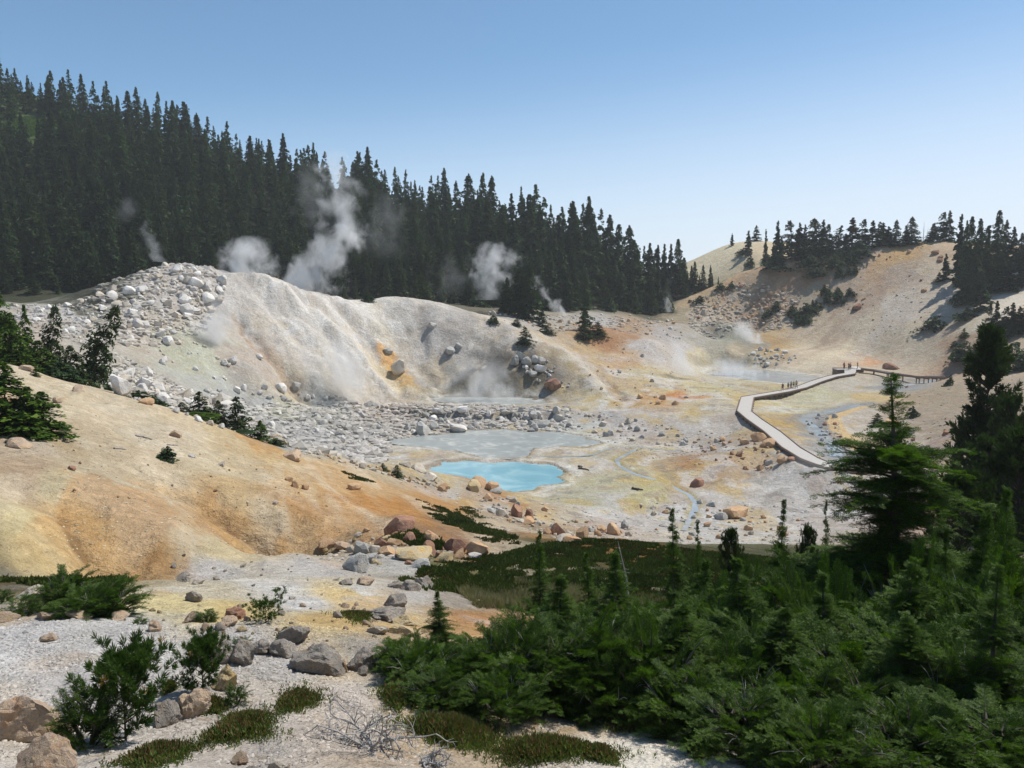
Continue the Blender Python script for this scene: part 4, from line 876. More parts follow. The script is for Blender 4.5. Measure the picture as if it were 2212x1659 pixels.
BUSH = [near_bush(1.5,1.25,170,31,.22), near_bush(1.3,1.4,170,32,.21), near_bush(1.7,1.1,170,33,.23), near_bush(1.6,1.2,160,34,.2,dead=10)]
SMALLB = [near_bush(.9,.8,130,41,.17,dead=4)]
PINE_T = near_pine(11,[(0,1.6),(.2,2.0),(.38,2.1),(.5,1.3),(.545,.35),(.6,1.35),(.75,1.2),(.85,.6),(.93,.4),(1,.1)],230,51,.36,M_PINE_F,.12,18,.45,12,trunk=.011)
PINE_M = near_pine(5,[(0,1.5),(.5,1.5),(.8,.9),(1,.15)],150,52,.27,M_PINE_F,.11,18,.5,11)
PINE_S = near_pine(.7,[(0,.44),(.4,.46),(.75,.34),(1,.08)],60,53,.1,M_PINE,.075,30,.6,8,trunk=.018)
PINE_L = near_pine(.35,[(0,.42),(.6,.35),(1,.1)],34,54,.085,M_PINE,.075,28,.8,6,trunk=.02)
def tp(pr,px,t,b,w,Y,lab,name='hemlock_tree',cat='tree',group=None,rz=None): return tree_px(pr,px,t,b,Y,wpx=w,label=lab,name=name,cat=cat,group=group,rz=rz)
e = tp(BIG,893,369,640,236,14,'big dark hemlock with a thin bare top, tallest plant of the foreground',rz=0)
# tall pines on the right spur
tp(PINE_T,981,322,500,72,44,'tall pine with tufted crown in two tiers right of the big hemlock',name='pine_tree')
tp(PINE_M,1008,398,500,44,40,'pale-stemmed pine at the right edge behind the tall tufted pine',name='pine_tree'); tp(PINE_M,962,474,540,74,22,'rounded pine close behind the right side of the big hemlock',name='pine_tree')
tp(PINE_M,1016,430,540,74,30,'dense dark pine at the right edge below the tall tufted pine',name='pine_tree'); tp(PINE_M,985,440,520,60,34,'pine filling the space under the tall tufted pine',name='pine_tree')
for px,t,w,Y,k,lab in [(540,529,44,13,1,'narrow hemlock spire rising alone in front of the heather hummock'),(674,508,46,15,1,'pale green hemlock spire with a nodding top at the right end of the hummock'),(697,521,26,15.5,1,'thin dark hemlock spire right beside the nodding one'),(776,497,58,15,0,'dark pointed hemlock between the nodding spire and the big hemlock'),(823,500,24,17,1,'very thin dark spire just left of the big hemlock'),(590,551,46,12.5,1,'light green leaning hemlock top above the middle of the shrub mass'),(940,528,60,13,0,'hemlock top against the right side of the big hemlock'),(1000,486,110,12.5,0,'bright hemlock with feathery boughs at the right edge'),(970,545,60,12,1,'dark hemlock spire low between the big hemlock and the right edge'),(1040,520,110,11,0,'hemlock cut off by the right edge of the view')]:
    x,y = at_ground(px,Y); z = float(gz(x,y)); _,bb_ = 0,0; pb = 384-FPX*math.tan(math.atan2(z,y)+TH); tp(SPIRE[k],px,t,pb,w,Y,lab)
tp(SPIRE[0],440,590,655,56,11.5,'small dark hemlock leaning left at the left end of the shrub mass',rz=2.9)
tp(PINE_M,731,531,566,26,18,'small tufted pine between the hemlock spires',name='pine_tree'); tp(PINE_M,806,528,570,22,18,'small tufted pine left of the big hemlock',name='pine_tree')
# the shrub mass
rows = [ # px, ahead, top, width
 (398,10.2,655,70),(418,9.7,632,100),(452,9.5,640,110),(480,10.4,626,100),(512,9.7,606,120),(545,11.2,592,120),(560,9.6,612,130),(604,9.9,590,130),(640,11.2,578,130),(655,9.5,604,140),(700,10.4,590,140),(715,11.6,572,120),(735,9.2,620,150),(752,12.2,562,120),(778,10.2,584,140),(800,12.4,548,130),(805,8.6,640,160),(838,11.4,552,140),(850,9.4,600,160),(880,8.2,650,170),(905,10.4,560,150),(930,12.2,536,130),(945,9.0,600,170),(975,10.6,546,150),(1000,8.4,620,180),(1015,11.8,515,140),(1040,9.6,560,170),(760,8.0,676,150),(930,7.4,690,190),(835,7.4,700,170),(1020,7.2,700,190),(430,8.9,668,80),(500,8.8,664,100),(610,9.2,650,110),(690,8.8,660,110)]
for px,Y,t in [(560,10.6,576),(622,11.8,552),(705,12.6,556),(752,10.8,560),(838,10.4,572),(912,10.2,548),(990,11.4,508),(1012,8.2,560),(930,8.6,606),(690,9.6,604),(790,9.2,604)]:
    x,y = at_ground(px,Y); z = float(gz(x,y)); h = ray(px,t)[1]*y-z; place(SPIRE[random.choice([0,2,3])],x,y,z,h,random.uniform(.8,1.25)*min(1.3,1.9/h),name='hemlock_tree',label='upright young hemlock poking out of the foreground shrub mass',group='young hemlocks in the shrub mass')
heads = 'left end,left end,left end,left third,left third,left third,middle,middle,middle,middle,right of the middle,right of the middle,right of the middle'.split(',')
for i,(px,Y,t,w) in enumerate(rows):
    x,y = at_ground(px,Y); z = float(gz(x,y)); h = ray(px,t)[1]*y-z
    if h<.5: h = .5
    pr = BUSH[i%4]; wd_ = (w/FPX*y)/(2*pr['Rm']*h/pr['H'])
    zone = 'left end' if px<500 else ('middle' if px<700 else ('by the big hemlock' if px<860 else 'right end'))
    dep = 'front' if Y<9.6 else 'back'
    place(pr,x,y,z,h,min(wd_,1.6),name='hemlock_shrub',cat='shrub',label=f'green hemlock shrub in the {dep} row of the foreground mass, {zone}',group=f'hemlock shrubs, {dep}, {zone}')
# plants on the pale gravel at the left
def tpx(pr,px,t,b,w,lab,name,cat='shrub',rz=None):
    x,y,z = G(px,b); h = ray(px,t)[1]*y-z; h = max(h,.1); return place(pr,x,y,z,h,min(3,(w/FPX*y)/(2*pr['Rm']*h/pr['H'])),name=name,label=lab,cat=cat,rz=rz)
tpx(BUSH[2],68,560,611,56,'tall left half of the wide hemlock shrub beside the grey boulders','hemlock_shrub'); tpx(BUSH[0],108,572,614,76,'right spreading half of the wide hemlock shrub on the gravel','hemlock_shrub'); tpx(BUSH[1],88,584,615,90,'low front skirt of the wide hemlock shrub on the gravel','hemlock_shrub')
tpx(SMALLB[0],24,592,616,46,'smaller hemlock shrub left of the wide one','hemlock_shrub'); tpx(SMALLB[0],2,586,604,26,'hemlock shrub cut by the left edge above the gravel','hemlock_shrub')
tpx(PINE_S,126,668,742,84,'bright pine seedling with brush-like tufts and yellowing needles','pine_seedling','pine seedling'); tpx(SMALLB[0],88,672,744,80,'dark dense juniper-like hemlock behind the left of the pine seedling','hemlock_shrub')
tpx(PINE_S,203,648,694,46,'smaller pine seedling before the yellowish boulder','pine_seedling','pine seedling'); tpx(SMALLB[0],236,680,704,30,'small feathery hemlock right of the smaller pine seedling','hemlock_shrub')
tpx(PINE_L,266,608,623,44,'low sprawling pine tufts on the ochre strip','pine_seedling','pine seedling'); tpx(SMALLB[0],206,606,622,26,'small hemlock tuft beside the reddish boulder on the ochre strip','hemlock_shrub'); tpx(SMALLB[0],140,619,624,18,'tiny hemlock sprig below the wide hemlock shrub','hemlock_shrub'); tpx(SMALLB[0],241,636,647,24,'tiny hemlock sprig on top of the grey boulders','hemlock_shrub'); tpx(SMALLB[0],277,587,591,10,'tiny green sprig alone on the grey bench','hemlock_shrub')
# heather mats: many short upright shoots
def heather(name,px,py,wpx,hpx,n,seed,lab,cat='heather',hh=.13):
    g = np.random.default_rng(seed); x,y,z = G(px,py); n = int(n*2.6); wpx *= .8; rx = wpx/2/FPX*y; x2,y2,_ = G(px,py-hpx*.42); x3,y3,_ = G(px,py+hpx*.42); ry = max(.12,abs(y2-y3)/2*.85)
    a = g.random(n)*6.283; r = np.minimum(np.abs(g.normal(size=n))*.48,1.35)*(1+.28*np.sin(a*3+seed)+.15*np.sin(a*7+seed*2)); X = x+np.cos(a)*r*rx; Y = y+np.sin(a)*r*ry; Z = gz(X,Y)
    k = 4; O = np.repeat(np.stack([X,Y,Z-.01],1),k,0); m_ = len(O); hh *= .85; hgt = np.repeat(hh*(.5+.8*g.random(n))*(1.1-.5*np.clip(r,0,1)**2),k)
    O[:,2] += hgt*np.tile([0,.2,.4,.55],n); D = norm(np.concatenate([g.normal(size=(m_,2))*.5,np.ones((m_,1))],1)); S = norm(np.cross(D,g.normal(size=(m_,3))))
    V,F = quads(O,D,S,hgt*.42,np.full(m_,.010)*(.7+.7*g.random(m_))); r_ = g.random((len(F),3)); r_[:,1] = np.where(np.arange(len(F))%k==3, r_[:,1]*.35+.7, r_[:,1]*.8); r_[:,0] = .5*r_[:,0]+.5*np.repeat(g.random(n),k)
    V[:,:2] -= [x,y]; V[:,2] -= z
    # woody stems
    st = []; gi = g.integers(0,n,min(n//14,90))
    for i in gi: st.append(tube([(X[i]-x,Y[i]-y,Z[i]-z-.02),(X[i]-x+g.normal()*.03,Y[i]-y+g.normal()*.03,Z[i]-z+hh*.5)],[.004,.002],3))
    e = empty(name,(x,y,z)); tv,tf = merge(st); link('stem',mesh_np('stem',tv,tf,M_BARK,True),e)['kind'] = 'stuff'; link('foliage',mesh_np('foliage',V,F,M_HEATH,False,cols(len(F),r=r_)),e)
    return tag(e,lab,cat)
heather('heather_mat',298,703,62,42,1500,1,'round green-brown heather mat alone on the pale gravel',hh=.12)
heather('heather_mat',240,730,84,44,2600,2,'largest heather mat, green with brown stems, in the bottom left gravel',hh=.15)
heather('heather_mat',212,708,40,22,600,3,'sparse brown twiggy heather behind the largest mat'); heather('heather_mat',160,757,74,34,2000,4,'heather mat cut by the bottom edge below the pine seedling',hh=.15)
heather('heather_mat',357,617,50,13,1200,5,'flat brown-green heather mat between pale stones above the grey boulders',hh=.12); heather('heather_mat',285,636,18,14,300,6,'small twiggy heather tuft between the grey boulders'); heather('heather_mat',170,690,18,12,250,7,'small heather tuft behind the tan boulder and seedling')
heather('heather_mat',548,752,150,34,4200,8,'bright green heather mat at the bottom edge before the white gravel',hh=.16); heather('heather_mat',655,727,120,20,2600,9,'green heather band at the foot of the shrub mass over the white gravel',hh=.16); heather('heather_mat',600,757,44,20,1200,10,'small green heather clump running into the white gravel',hh=.14); heather('heather_mat',700,752,40,26,900,14,'green heather clump at the right end of the white gravel',hh=.14)
heather('heather_mat',455,735,120,40,3000,11,'brownish heather mat behind the driftwood at the bottom',hh=.2); heather('heather_mat',400,700,50,34,1200,12,'dark brown heather clump at the left foot of the shrub mass',hh=.2); heather('heather_mat',790,740,120,50,2600,13,'green heather under the shrubs at the bottom right',hh=.16)
# ground cover too dense to count
hum = [ground_px(*p) for p in [(390,589),(420,571),(455,560),(500,552),(555,543),(610,540),(660,545),(700,550),(760,557),(900,566),(1040,576)]]+[ground_px(*p) for p in [(1040,630),(900,625),(760,615),(660,612),(580,608),(520,612),(470,598),(420,592)]]
ground_cover('heather_meadow',hum,150000,M_HUMM,.05,.11,61,'dark green and rust heather covering the hummock in front of the basin','ground cover',blades=2)
ground_cover('dry_grass',[ground_px(*p) for p in [(455,592),(520,580),(600,596),(700,604),(640,615),(560,612),(480,612)]],9000,M_DRYG,.02,.22,62,'dry tan grass along the lower edge of the heather hummock','dry grass',blades=3)
for i,(q,n) in enumerate([([(415,500),(445,508),(480,522),(520,540),(500,545),(470,530),(430,515)],5200),([(295,545),(320,538),(345,541),(330,549)],1500),([(380,536),(420,528),(445,545),(435,556),(410,548)],2500),([(0,572),(60,580),(130,570),(130,578),(60,588),(0,585)],4000),([(430,516),(470,508),(500,530),(520,545),(480,540)],3500),([(340,470),(360,478),(385,484),(350,480)],700)]):
    ground_cover('heather_meadow',[ground_px(*p) for p in q],int(n*1.1),M_HUMM,.06,.13,70+i,['dark heather patch trailing down the gully between the red boulders and the pool','dark grassy tuft line at the foot of the orange slope','dark heather between the big red boulders','dark grass along the gully at the left edge','dark heather along the drainage line above the hummock','thin dark heather streak on the grey bank near the pool'][i],'ground cover',blades=3,jitter=.5)
G2 = [(28,127,11),(108,147,12)]
for px,py,r in G2:
    cx,cy = ground_px(px,py); ground_cover('alpine_grass',[(cx+r*math.cos(a)*.8,cy+r*1.2*math.sin(a)) for a in np.linspace(0,6.0,9)],5000,leaf_mat('bright_alpine_grass',(.05,.10,.02),(.11,.17,.04)),.35,.6,80+px,'bright green grassy opening on the forested hillside','grass',blades=2)
# bleached dead branches in front
def driftwood(px,py,w,seed,lab):
    g = np.random.default_rng(seed); x,y,z = G(px,py); s = w/FPX*y; parts = []
    def arc(o,d,l,r,n,depth):
        p = [np.array(o,float)]; d = np.array(d,float); curl = g.normal(size=3)*.35; curl[2] = -abs(curl[2])*.6
        for i in range(n): d = d+curl/n*1.6+g.normal(size=3)*.12; d /= np.linalg.norm(d); q = p[-1]+d*l/n; q[2] = max(q[2],.01); p.append(q)
        parts.append(tube(p,np.linspace(r,r*.25,len(p)),5 if depth==0 else 4))
        if depth<2:
            for k in range(7 if depth==0 else 4): i = g.integers(1,len(p)); arc(p[i],d*.4+g.normal(size=3)*.7+[0,0,.2],l*.45,r*.45,5,depth+1)
    for k in range(9): arc((g.normal()*s*.12,g.normal()*s*.1,.03),(g.normal(),g.normal()*.6,.55+.3*g.random()),s*.55,.016,8,0)
    V,F = merge(parts); o = link('dead_branch',mesh_np('dead_branch',V,F,M_DEAD,True)); o.location = (x,y,z); return tag(o,lab,'dead wood')
driftwood(378,748,112,1,'tangle of bleached curved dead branches at the bottom edge'); driftwood(425,764,40,2,'small bleached dead twigs right of the big dead tangle')
# ================================================================== rocks
import bmesh
from mathutils import noise as mn
def rock_mesh(seed, sub=3, cuts=9, rough=.16, flat=.72):
    rd = random.Random(seed); bm = bmesh.new(); bmesh.ops.create_icosphere(bm, subdivisions=sub, radius=1)
    for v in bm.verts:
        p = v.co.normalized(); n_ = mn.fractal(p*1.1+Vector((seed*3.7,1,2)),1,2,3)*.35
        v.co = p*(1+n_)
    for i in range(cuts):
        d = Vector((rd.gauss(0,1),rd.gauss(0,1),rd.gauss(0,.8))).normalized(); h = .5+.26*rd.random()
        for v in bm.verts:
            k = v.co.dot(d)-h
            if k>0: v.co -= d*k
    for v in bm.verts:
        p = v.co.copy(); v.co += p.normalized()*(mn.fractal(p*2.6+Vector((seed,5,7)),1,2,4)*rough*.6+mn.fractal(p*7+Vector((seed,5,7)),1,2,2)*rough*.18)
    z = [v.co.z for v in bm.verts]
    for v in bm.verts: v.co.z = (v.co.z)*flat+.32
    me = bpy.data.meshes.new('boulder'); bm.to_mesh(me); bm.free()
    me.polygons.foreach_set('use_smooth',[sub>=3]*len(me.polygons))
    if sub>=3:
        try: me.set_sharp_from_angle(angle=math.radians(20))
        except Exception: pass
    return me
def rock_mat(name, a, b, stain, sc=1.3):
    m = NT(name); tc = m.add('TexCoord').outputs['Object']; oi = m.add('ObjectInfo').outputs['Random']
    off = m.add('VectorMath',{0:tc,1:m.add('CombineXYZ',{0:m.math('MULTIPLY',oi,37.0),1:m.math('MULTIPLY',oi,11.0)}).outputs[0]},operation='ADD').outputs[0]
    n1 = m.noise(sc,6,.65,off,.5); n2 = m.noise(9,5,.7,off); n3 = m.noise(34,3,.7,off)
    c = m.mix(m.ramp(n1,[(.35,0.),(.65,1.)]), tuple(s2l(a)*K_ALB), tuple(s2l(b)*K_ALB))
    c = m.mix(m.math('MULTIPLY',m.ramp(m.noise(1.9,4,.6,off,1.),[(.52,0.),(.68,1.)]),.6), c, tuple(s2l(stain)*K_ALB))
    c = m.vary(c,n2,.98,1.4); c = m.vary(c,n3,.92,1.14)
    c = m.mix(1.0,c,m.ramp(oi,[(0.,.84),(1.,1.1)]),'MULTIPLY')
    vo = m.add('TexVoronoi',{'Vector':off,'Scale':2.4},feature='DISTANCE_TO_EDGE').outputs['Distance']
    h = m.math('ADD',m.math('MULTIPLY',n2,.5),m.math('MULTIPLY',n3,.14)); h = m.math('ADD',h,m.math('MULTIPLY',m.ramp(vo,[(0.,0.),(.06,1.)]),.10))
    m.bsdf(c,.92,m.bump(h,.8,.12),.15); return m.m
RM = dict(white=rock_mat('white_rock',(228,224,218),(210,204,196),(214,198,172)), grey=rock_mat('grey_rock',(190,188,182),(162,160,154),(190,174,150)), tan=rock_mat('tan_rock',(206,176,140),(186,150,118),(200,140,90)),
 red=rock_mat('red_brown_rock',(170,128,104),(138,106,92),(190,160,130)), yellow=rock_mat('yellow_rock',(204,182,136),(186,172,146),(206,160,80)), pale=rock_mat('pale_rock',(212,202,186),(190,180,164),(196,160,120)), fgrey=rock_mat('lichen_grey_rock',(180,171,160),(138,131,122),(176,150,124)), ftan=rock_mat('tan_orange_rock',(204,180,150),(176,156,140),(196,150,104)))
ROCKS = [rock_mesh(100+i,3,16+i%5,.08+.02*(i%3),.62+.08*(i%3)) for i in range(9)]
FROCKS = [rock_mesh(200+i,5,6+i%3,.13,.66+.06*(i%3)) for i in range(5)]
for me in ROCKS+FROCKS: me.materials.append(RM['white'])
def ext(me): return max(v.co.x for v in me.vertices)-min(v.co.x for v in me.vertices)
EXT = {me.name:ext(me) for me in ROCKS+FROCKS}; HGT = {me.name:max(v.co.z for v in me.vertices) for me in ROCKS+FROCKS}
KIND = dict(white='white_boulder',grey='grey_boulder',tan='tan_boulder',red='brown_boulder',yellow='yellow_boulder',pale='pale_boulder',fgrey='grey_boulder',ftan='tan_boulder')
def boulder(x,y,z,w,h,kind,label,group=None,near=False,rz=None,dep=.85):
    me = (FROCKS if near else ROCKS)[random.randrange(5 if near else 9)]
    o = link(KIND[kind],me); o.material_slots[0].link = 'OBJECT'; o.material_slots[0].material = RM[kind]
    sx = w/EXT[me.name]; sz = h/HGT[me.name]
    o.scale = (sx,sx*dep*(.85+.3*random.random()),sz); o.location = (x,y,z-.10*h); o.rotation_euler = (random.gauss(0,.12),random.gauss(0,.12),rz if rz is not None else random.choice([0,3.14])+random.gauss(0,.45))
    return tag(o,label,'boulder' if w>.5 else 'rock',group)
random.seed(21)
# single boulders read off the view: centre, foot, width, height in px, kind, label
B = [
 (30,738,84,54,'ftan','huge smooth tan and grey boulder at the left edge behind the pine seedling'),(52,772,64,42,'ftan','tan-orange boulder in the bottom left corner before the huge one'),(211,661,42,36,'fgrey','upright grey boulder, left of the oval one in the foreground row'),(243,662,27,29,'fgrey','oval grey-tan boulder beside the upright grey one'),(261,652,18,16,'fgrey','small dark boulder right of the oval one'),
 (283,655,25,19,'fgrey','grey boulder with dry twigs left of the long grey one'),(320,671,54,34,'fgrey','long sloping grey boulder, largest of the foreground row'),(294,641,33,20,'fgrey','grey boulder behind the twig-covered one'),(362,667,34,22,'fgrey','cracked grey boulder right of the long one'),(334,666,20,26,'fgrey','grey block wedged at the right end of the long boulder'),
 (363,674,13,9,'fgrey','small blue-grey rock below the cracked boulder'),(345,672,7,12,'tan','small rusty orange stone by the foreground row'),(224,687,28,29,'yellow','yellowish boulder behind the smaller pine seedling'),(192,713,33,31,'ftan','brown boulder with a rusty face below the yellowish one'),(167,721,37,25,'fgrey','pale grey flat boulder right of the bright pine seedling'),(152,694,12,7,'tan','small red-tan stone above the pale flat boulder'),
 (193,622,20,12,'ftan','reddish rounded boulder on the ochre strip'),(234,618,22,12,'red','brown boulder among pine tufts on the ochre strip'),(228,625,19,9,'ftan','low boulder in front of the brown one'),(154,630,18,11,'ftan','half buried tan stone at the edge of the gravel'),(119,620,19,8,'ftan','flat stone under the right of the wide hemlock shrub'),(81,618,28,9,'ftan','flat tan slab below the wide hemlock shrub'),(45,619,21,9,'ftan','orange slab left below the wide hemlock shrub'),(63,617,15,9,'ftan','orange-tan stone between the slabs'),
 (49,640,18,8,'ftan','orange-tan stone alone on the pale gravel'),(34,598,26,13,'pale','pale boulder behind the left hemlock shrubs'),(6,620,20,10,'ftan','orange stone at the left edge of the gravel'),(8,610,16,9,'pale','pale stone by the left edge hemlock'),(185,581,21,10,'fgrey','angular grey rock on the grey bench behind the wide shrub'),(197,584,14,6,'pale','pale rock right of the angular one on the bench'),(193,601,18,12,'fgrey','tan-grey rock on the near side of the grey bench'),
 (241,764,16,14,'ftan','tan rock by the bottom edge in the heather mat'),(279,770,24,14,'pale','pale rock at the bottom edge right of the tan one'),(252,774,20,8,'fgrey','grey rock at the bottom edge'),(381,667,27,15,'pale','pale boulder at the left foot of the dark shrubs'),(395,607,26,16,'fgrey','dark flat-bottomed boulder in the middle of the gully'),(398,588,19,9,'fgrey','grey boulder, left of three below the heather hummock'),
 (411,590,18,12,'fgrey','middle grey boulder of three at the left tip of the heather hummock'),(425,588,20,15,'fgrey','rounded grey boulder, right of three at the left tip of the hummock'),(365,585,18,9,'ftan','tan-grey flat boulder on the grey bench above the gully'),(345,584,14,6,'fgrey','low dark rock left of the tan-grey flat one'),(407,624,27,12,'yellow','yellowish flat rock in the gully'),(402,633,31,10,'yellow','long pale yellow slab low in the gully'),(377,633,24,9,'pale','pale slab left of the long yellow one'),(388,617,30,12,'fgrey','grey-tan slab above the yellowish ones'),(477,604,13,5,'pale','small pale stone on the orange mound'),
 (357,571,27,22,'grey','large grey wedge boulder, left of the red boulder pile'),(370,562,12,11,'grey','small grey boulder against the grey wedge'),(362,553,18,15,'grey','grey boulder stacked behind the grey wedge'),(373,552,13,8,'pale','pale block behind the grey wedge boulder'),(380,546,13,10,'red','red-brown boulder at the upper left of the boulder pile'),(400,533,31,19,'red','biggest smooth brown boulder above the pile on the orange slope'),(398,522,13,8,'tan','pale cap stone lying on the biggest brown boulder'),(386,554,17,10,'tan','orange round boulder in the pile'),
 (415,559,36,15,'yellow','long yellow-tan boulder along the front of the pile'),(428,553,18,14,'red','red-brown boulder in the middle of the pile'),(431,542,16,13,'tan','pinkish pointed boulder in the upper right of the pile'),(457,552,22,18,'red','tall red-brown boulder near the right end of the pile'),(479,554,23,15,'tan','large tan boulder at the right end of the pile'),(444,562,20,12,'yellow','yellow boulder at the front of the pile'),(460,558,14,9,'tan','small tan boulder below the tall red-brown one'),(474,558,12,7,'white','small whitish boulder in front of the right tan one'),(422,567,19,10,'grey','grey-yellow rounded boulder at the near edge of the pile'),(409,541,15,10,'red','cracked brown boulder under the biggest brown one'),(394,545,15,8,'tan','flat tan boulder left of the cracked brown one'),(327,546,20,9,'tan','tan flat boulder at the left of the grassy tufts'),(343,548,18,8,'ftan','long low boulder left of the grey wedge'),
 (516,517,14,15,'red','upright dark red boulder, left of the pair below the pool'),(530,519,11,12,'red','dark red boulder, right of the pair below the pool'),(528,524,12,8,'tan','tilted boulder lying under the dark red pair'),(501,516,11,9,'pale','pale boulder left of the dark red pair'),(492,513,9,7,'grey','dark grey boulder left of the pale one below the pool'),(497,493,12,6,'grey','flat-topped grey boulder above the dark red pair'),(488,500,10,7,'tan','small tan block left of the flat-topped one'),(555,535,15,14,'red','red boulder at the near edge of the basin'),(582,539,12,15,'tan','upright tan-red boulder beyond the crest of the hummock'),(613,534,14,13,'tan','pinkish rounded boulder, rightmost of the near basin rocks'),(602,532,10,8,'tan','tan boulder left of the pinkish one'),(571,542,18,8,'tan','long low boulder between the red and the upright one'),(624,528,8,9,'grey','grey leaning boulder right of the pinkish one'),(565,541,20,7,'pale','pale slab beyond the hummock crest'),
 (475,490,15,12,'yellow','yellowish boulder on the left shore of the pool'),(493,490.5,18,11,'tan','tan boulder at the lower left shore of the pool'),(443,490,12,9,'tan','tan block on the bank left of the pool'),(479,485,24,9,'tan','long orange boulder along the pool bank'),(418,470,18,7,'pale','pale slab left of the pool'),(405,466,12,6,'pale','pale block further left of the pool'),(431,479,14,7,'pale','pale boulder at the left corner of the pool'),(355,489,12,7,'tan','brown mound-like boulder on the orange slope near the small shrub'),
 (293,460,17,12,'ftan','large tan boulder on the ridge of the orange slope'),(175,436,12,7,'ftan','small tan boulder on the orange ridge near the shrubs'),(295,487,9,8,'tan','orange boulder, largest of three together on the orange slope'),(305,489,7,6,'tan','right boulder of the three on the orange slope'),(289,481,7,5,'tan','upper boulder of the three on the orange slope'),(222,466,9,5,'pale','grey oval stone alone on the orange slope'),(192,457,7,4,'white','small whitish block alone on the upper orange slope'),(275,440,12,7,'ftan','tan rock on the ridge right of the pine row'),(18,446,24,9,'ftan','brown rocks in a heap at the left edge of the orange slope'),(72,470,9,5,'red','dark brown stone on the left of the orange slope'),(57,402,9,6,'ftan','tan rock near the ridge right of the dark clump'),(27,370,14,6,'ftan','tan slab on top of the orange ridge'),(79,391,14,7,'ftan','brown flat boulder on the ridge before the white rocks'),(147,404,14,7,'tan','orange rock on the ridge beside the dark low shrub'),
 (121,395,18,24,'white','largest white block at the left end of the white boulder field'),(142,388,15,12,'white','white rounded boulder in the field left of the mound foot'),(164,404,18,13,'white','big white boulder low in the white boulder field'),(158,392,15,10,'white','white boulder directly above the big low one'),(147,375,14,9,'white','white boulder at the upper edge of the white field'),(130,293,15,8,'white','pale boulder, left of two on the left shoulder of the mound'),(141,292,13,8,'white','pale boulder, right of two on the left shoulder of the mound'),(112,298,12,8,'white','white boulder low on the left shoulder of the mound'),(196,285,15,9,'white','white boulder under the mound summit'),(207,288,8,9,'white','white block right under the mound summit'),(222,282,10,8,'white','white boulder on the right side of the summit'),(177,272,13,8,'white','angular white boulder on the very summit of the mound'),(194,272,9,6,'white','flat white boulder right on the mound summit'),(186,302,13,9,'white','white boulder in the upper rubble below the summit'),(187,313,13,11,'white','tall white block in the middle of the mound rubble'),(208,300,12,8,'white','white boulder at the right edge of the summit rubble'),(138,327,11,10,'white','white boulder in the middle left of the rubble slope'),(145,327,9,7,'white','smaller white boulder beside the middle left one'),(94,368,11,11,'white','white boulder just right of the leaning pine'),(100,352,9,9,'white','white upright boulder above the leaning pine foot'),
 (280,390,13,8,'white','white boulder alone at the foot of the mound face'),(233,362,10,7,'white','white boulder, right of two on the mound face beside the steam'),(224,364,8,6,'white','white boulder, left of two on the mound face beside the steam'),(259,358,7,5,'white','small white stone high on the mound face'),(167,343,11,8,'white','white boulder, lower of two in the middle of the mound'),(160,337,10,7,'white','white boulder, upper of two in the middle of the mound'),(163,364,8,9,'white','white boulder pair on the lower left mound face'),
 (398,372,17,15,'pale','large brownish block in the hollow between the mound and the dome'),(388,352,9,5,'grey','small grey outcrop above the brownish block'),(432,327,8,5,'grey','small grey outcrop high on the pale dome'),(450,352,11,6,'grey','larger grey outcrop in the middle of the pale dome face'),(459,347,7,5,'grey','grey outcrop block right of the larger one on the dome face'),(515,363,9,9,'grey','grey boulder at the left of the crater rim rocks'),(521,359,9,9,'grey','highest grey boulder on the crater rim'),(527,364,10,8,'grey','grey boulder right of the highest one on the rim'),(535,362,9,8,'grey','rounded grey boulder on the crater rim'),(541,363,9,8,'grey','rightmost rounded boulder on the crater rim'),(540,370,11,7,'white','whitish oval boulder below the crater rim rocks'),(533,376,9,7,'grey','grey boulder low on the crater rim'),(554,387,14,10,'red','brown pointed boulder right below the crater rim'),(548,386,9,5,'red','small dark boulder against the brown pointed one'),
 (422,434,15,14,'grey','largest pale grey boulder on the bank behind the mud pond'),(434,428,10,8,'grey','grey boulder right of the largest on the pond bank'),(458,431,19,9,'white','wide flat white boulder above the mud pond'),(463,412,13,8,'white','white boulder on the lip of the steaming pond'),(534,418,12,8,'grey','grey boulder on the right of the pond bank'),(544,427,15,8,'grey','wide grey boulder on the right part of the pond bank'),(558,421,11,9,'grey','grey boulder with a flat base right of the pond bank'),
 (610,435,9,6,'grey','dark grey boulder right of the mud pond'),(697,486,15,9,'red','brown flat boulder beside the creek'),(663,399,7,6,'tan','tan rock, right of two on the ochre ground before the boardwalk'),(659,404,6,5,'tan','tan rock, lower of two on the ochre ground'),(640,398,6,5,'tan','tan rock left of the pair on the ochre ground'),(675,405,7,5,'tan','tan block alone near the boardwalk bend'),
 (759,440,14,9,'tan','orange rock at the left of the heap against the boardwalk'),(771,446,14,9,'tan','orange-red slab in the heap against the boardwalk'),(764,447,8,6,'tan','small orange rock in the heap against the boardwalk'),(781,463,10,9,'tan','big tan boulder under the heap beside the boardwalk'),(768,465,8,7,'grey','grey boulder left of the big tan one beside the boardwalk'),(744,444,10,6,'tan','brown block on the ochre hump left of the heap'),(735,517,24,13,'tan','large pinkish boulder beyond the shrub mass left of the dark pointed hemlock'),(722,519,13,8,'grey','grey boulder left of the large pinkish one'),(712,506,9,6,'grey','grey rock near the creek above the large pinkish boulder'),
 (857,309,10,6,'red','reddish boulder pair alone high on the right slope'),(935,254,8,5,'red','dark boulder just under the ridge crest left of the grove'),(958,300,6,5,'tan','tan block on the grey right slope'),(855,371,12,5,'white','white flat rock right behind the boardwalk platform'),(847,370,9,3,'grey','dark flat slab behind the platform people'),(890,369,16,7,'red','brown rock outcrop beyond the right arm of the boardwalk'),(912,434,6,6,'pale','pale stone on the brown spur'),(892,423,14,5,'tan','flat tan rock on the brown spur'),(668,240,1,1,'tan','x')
]
B = B[:-1]
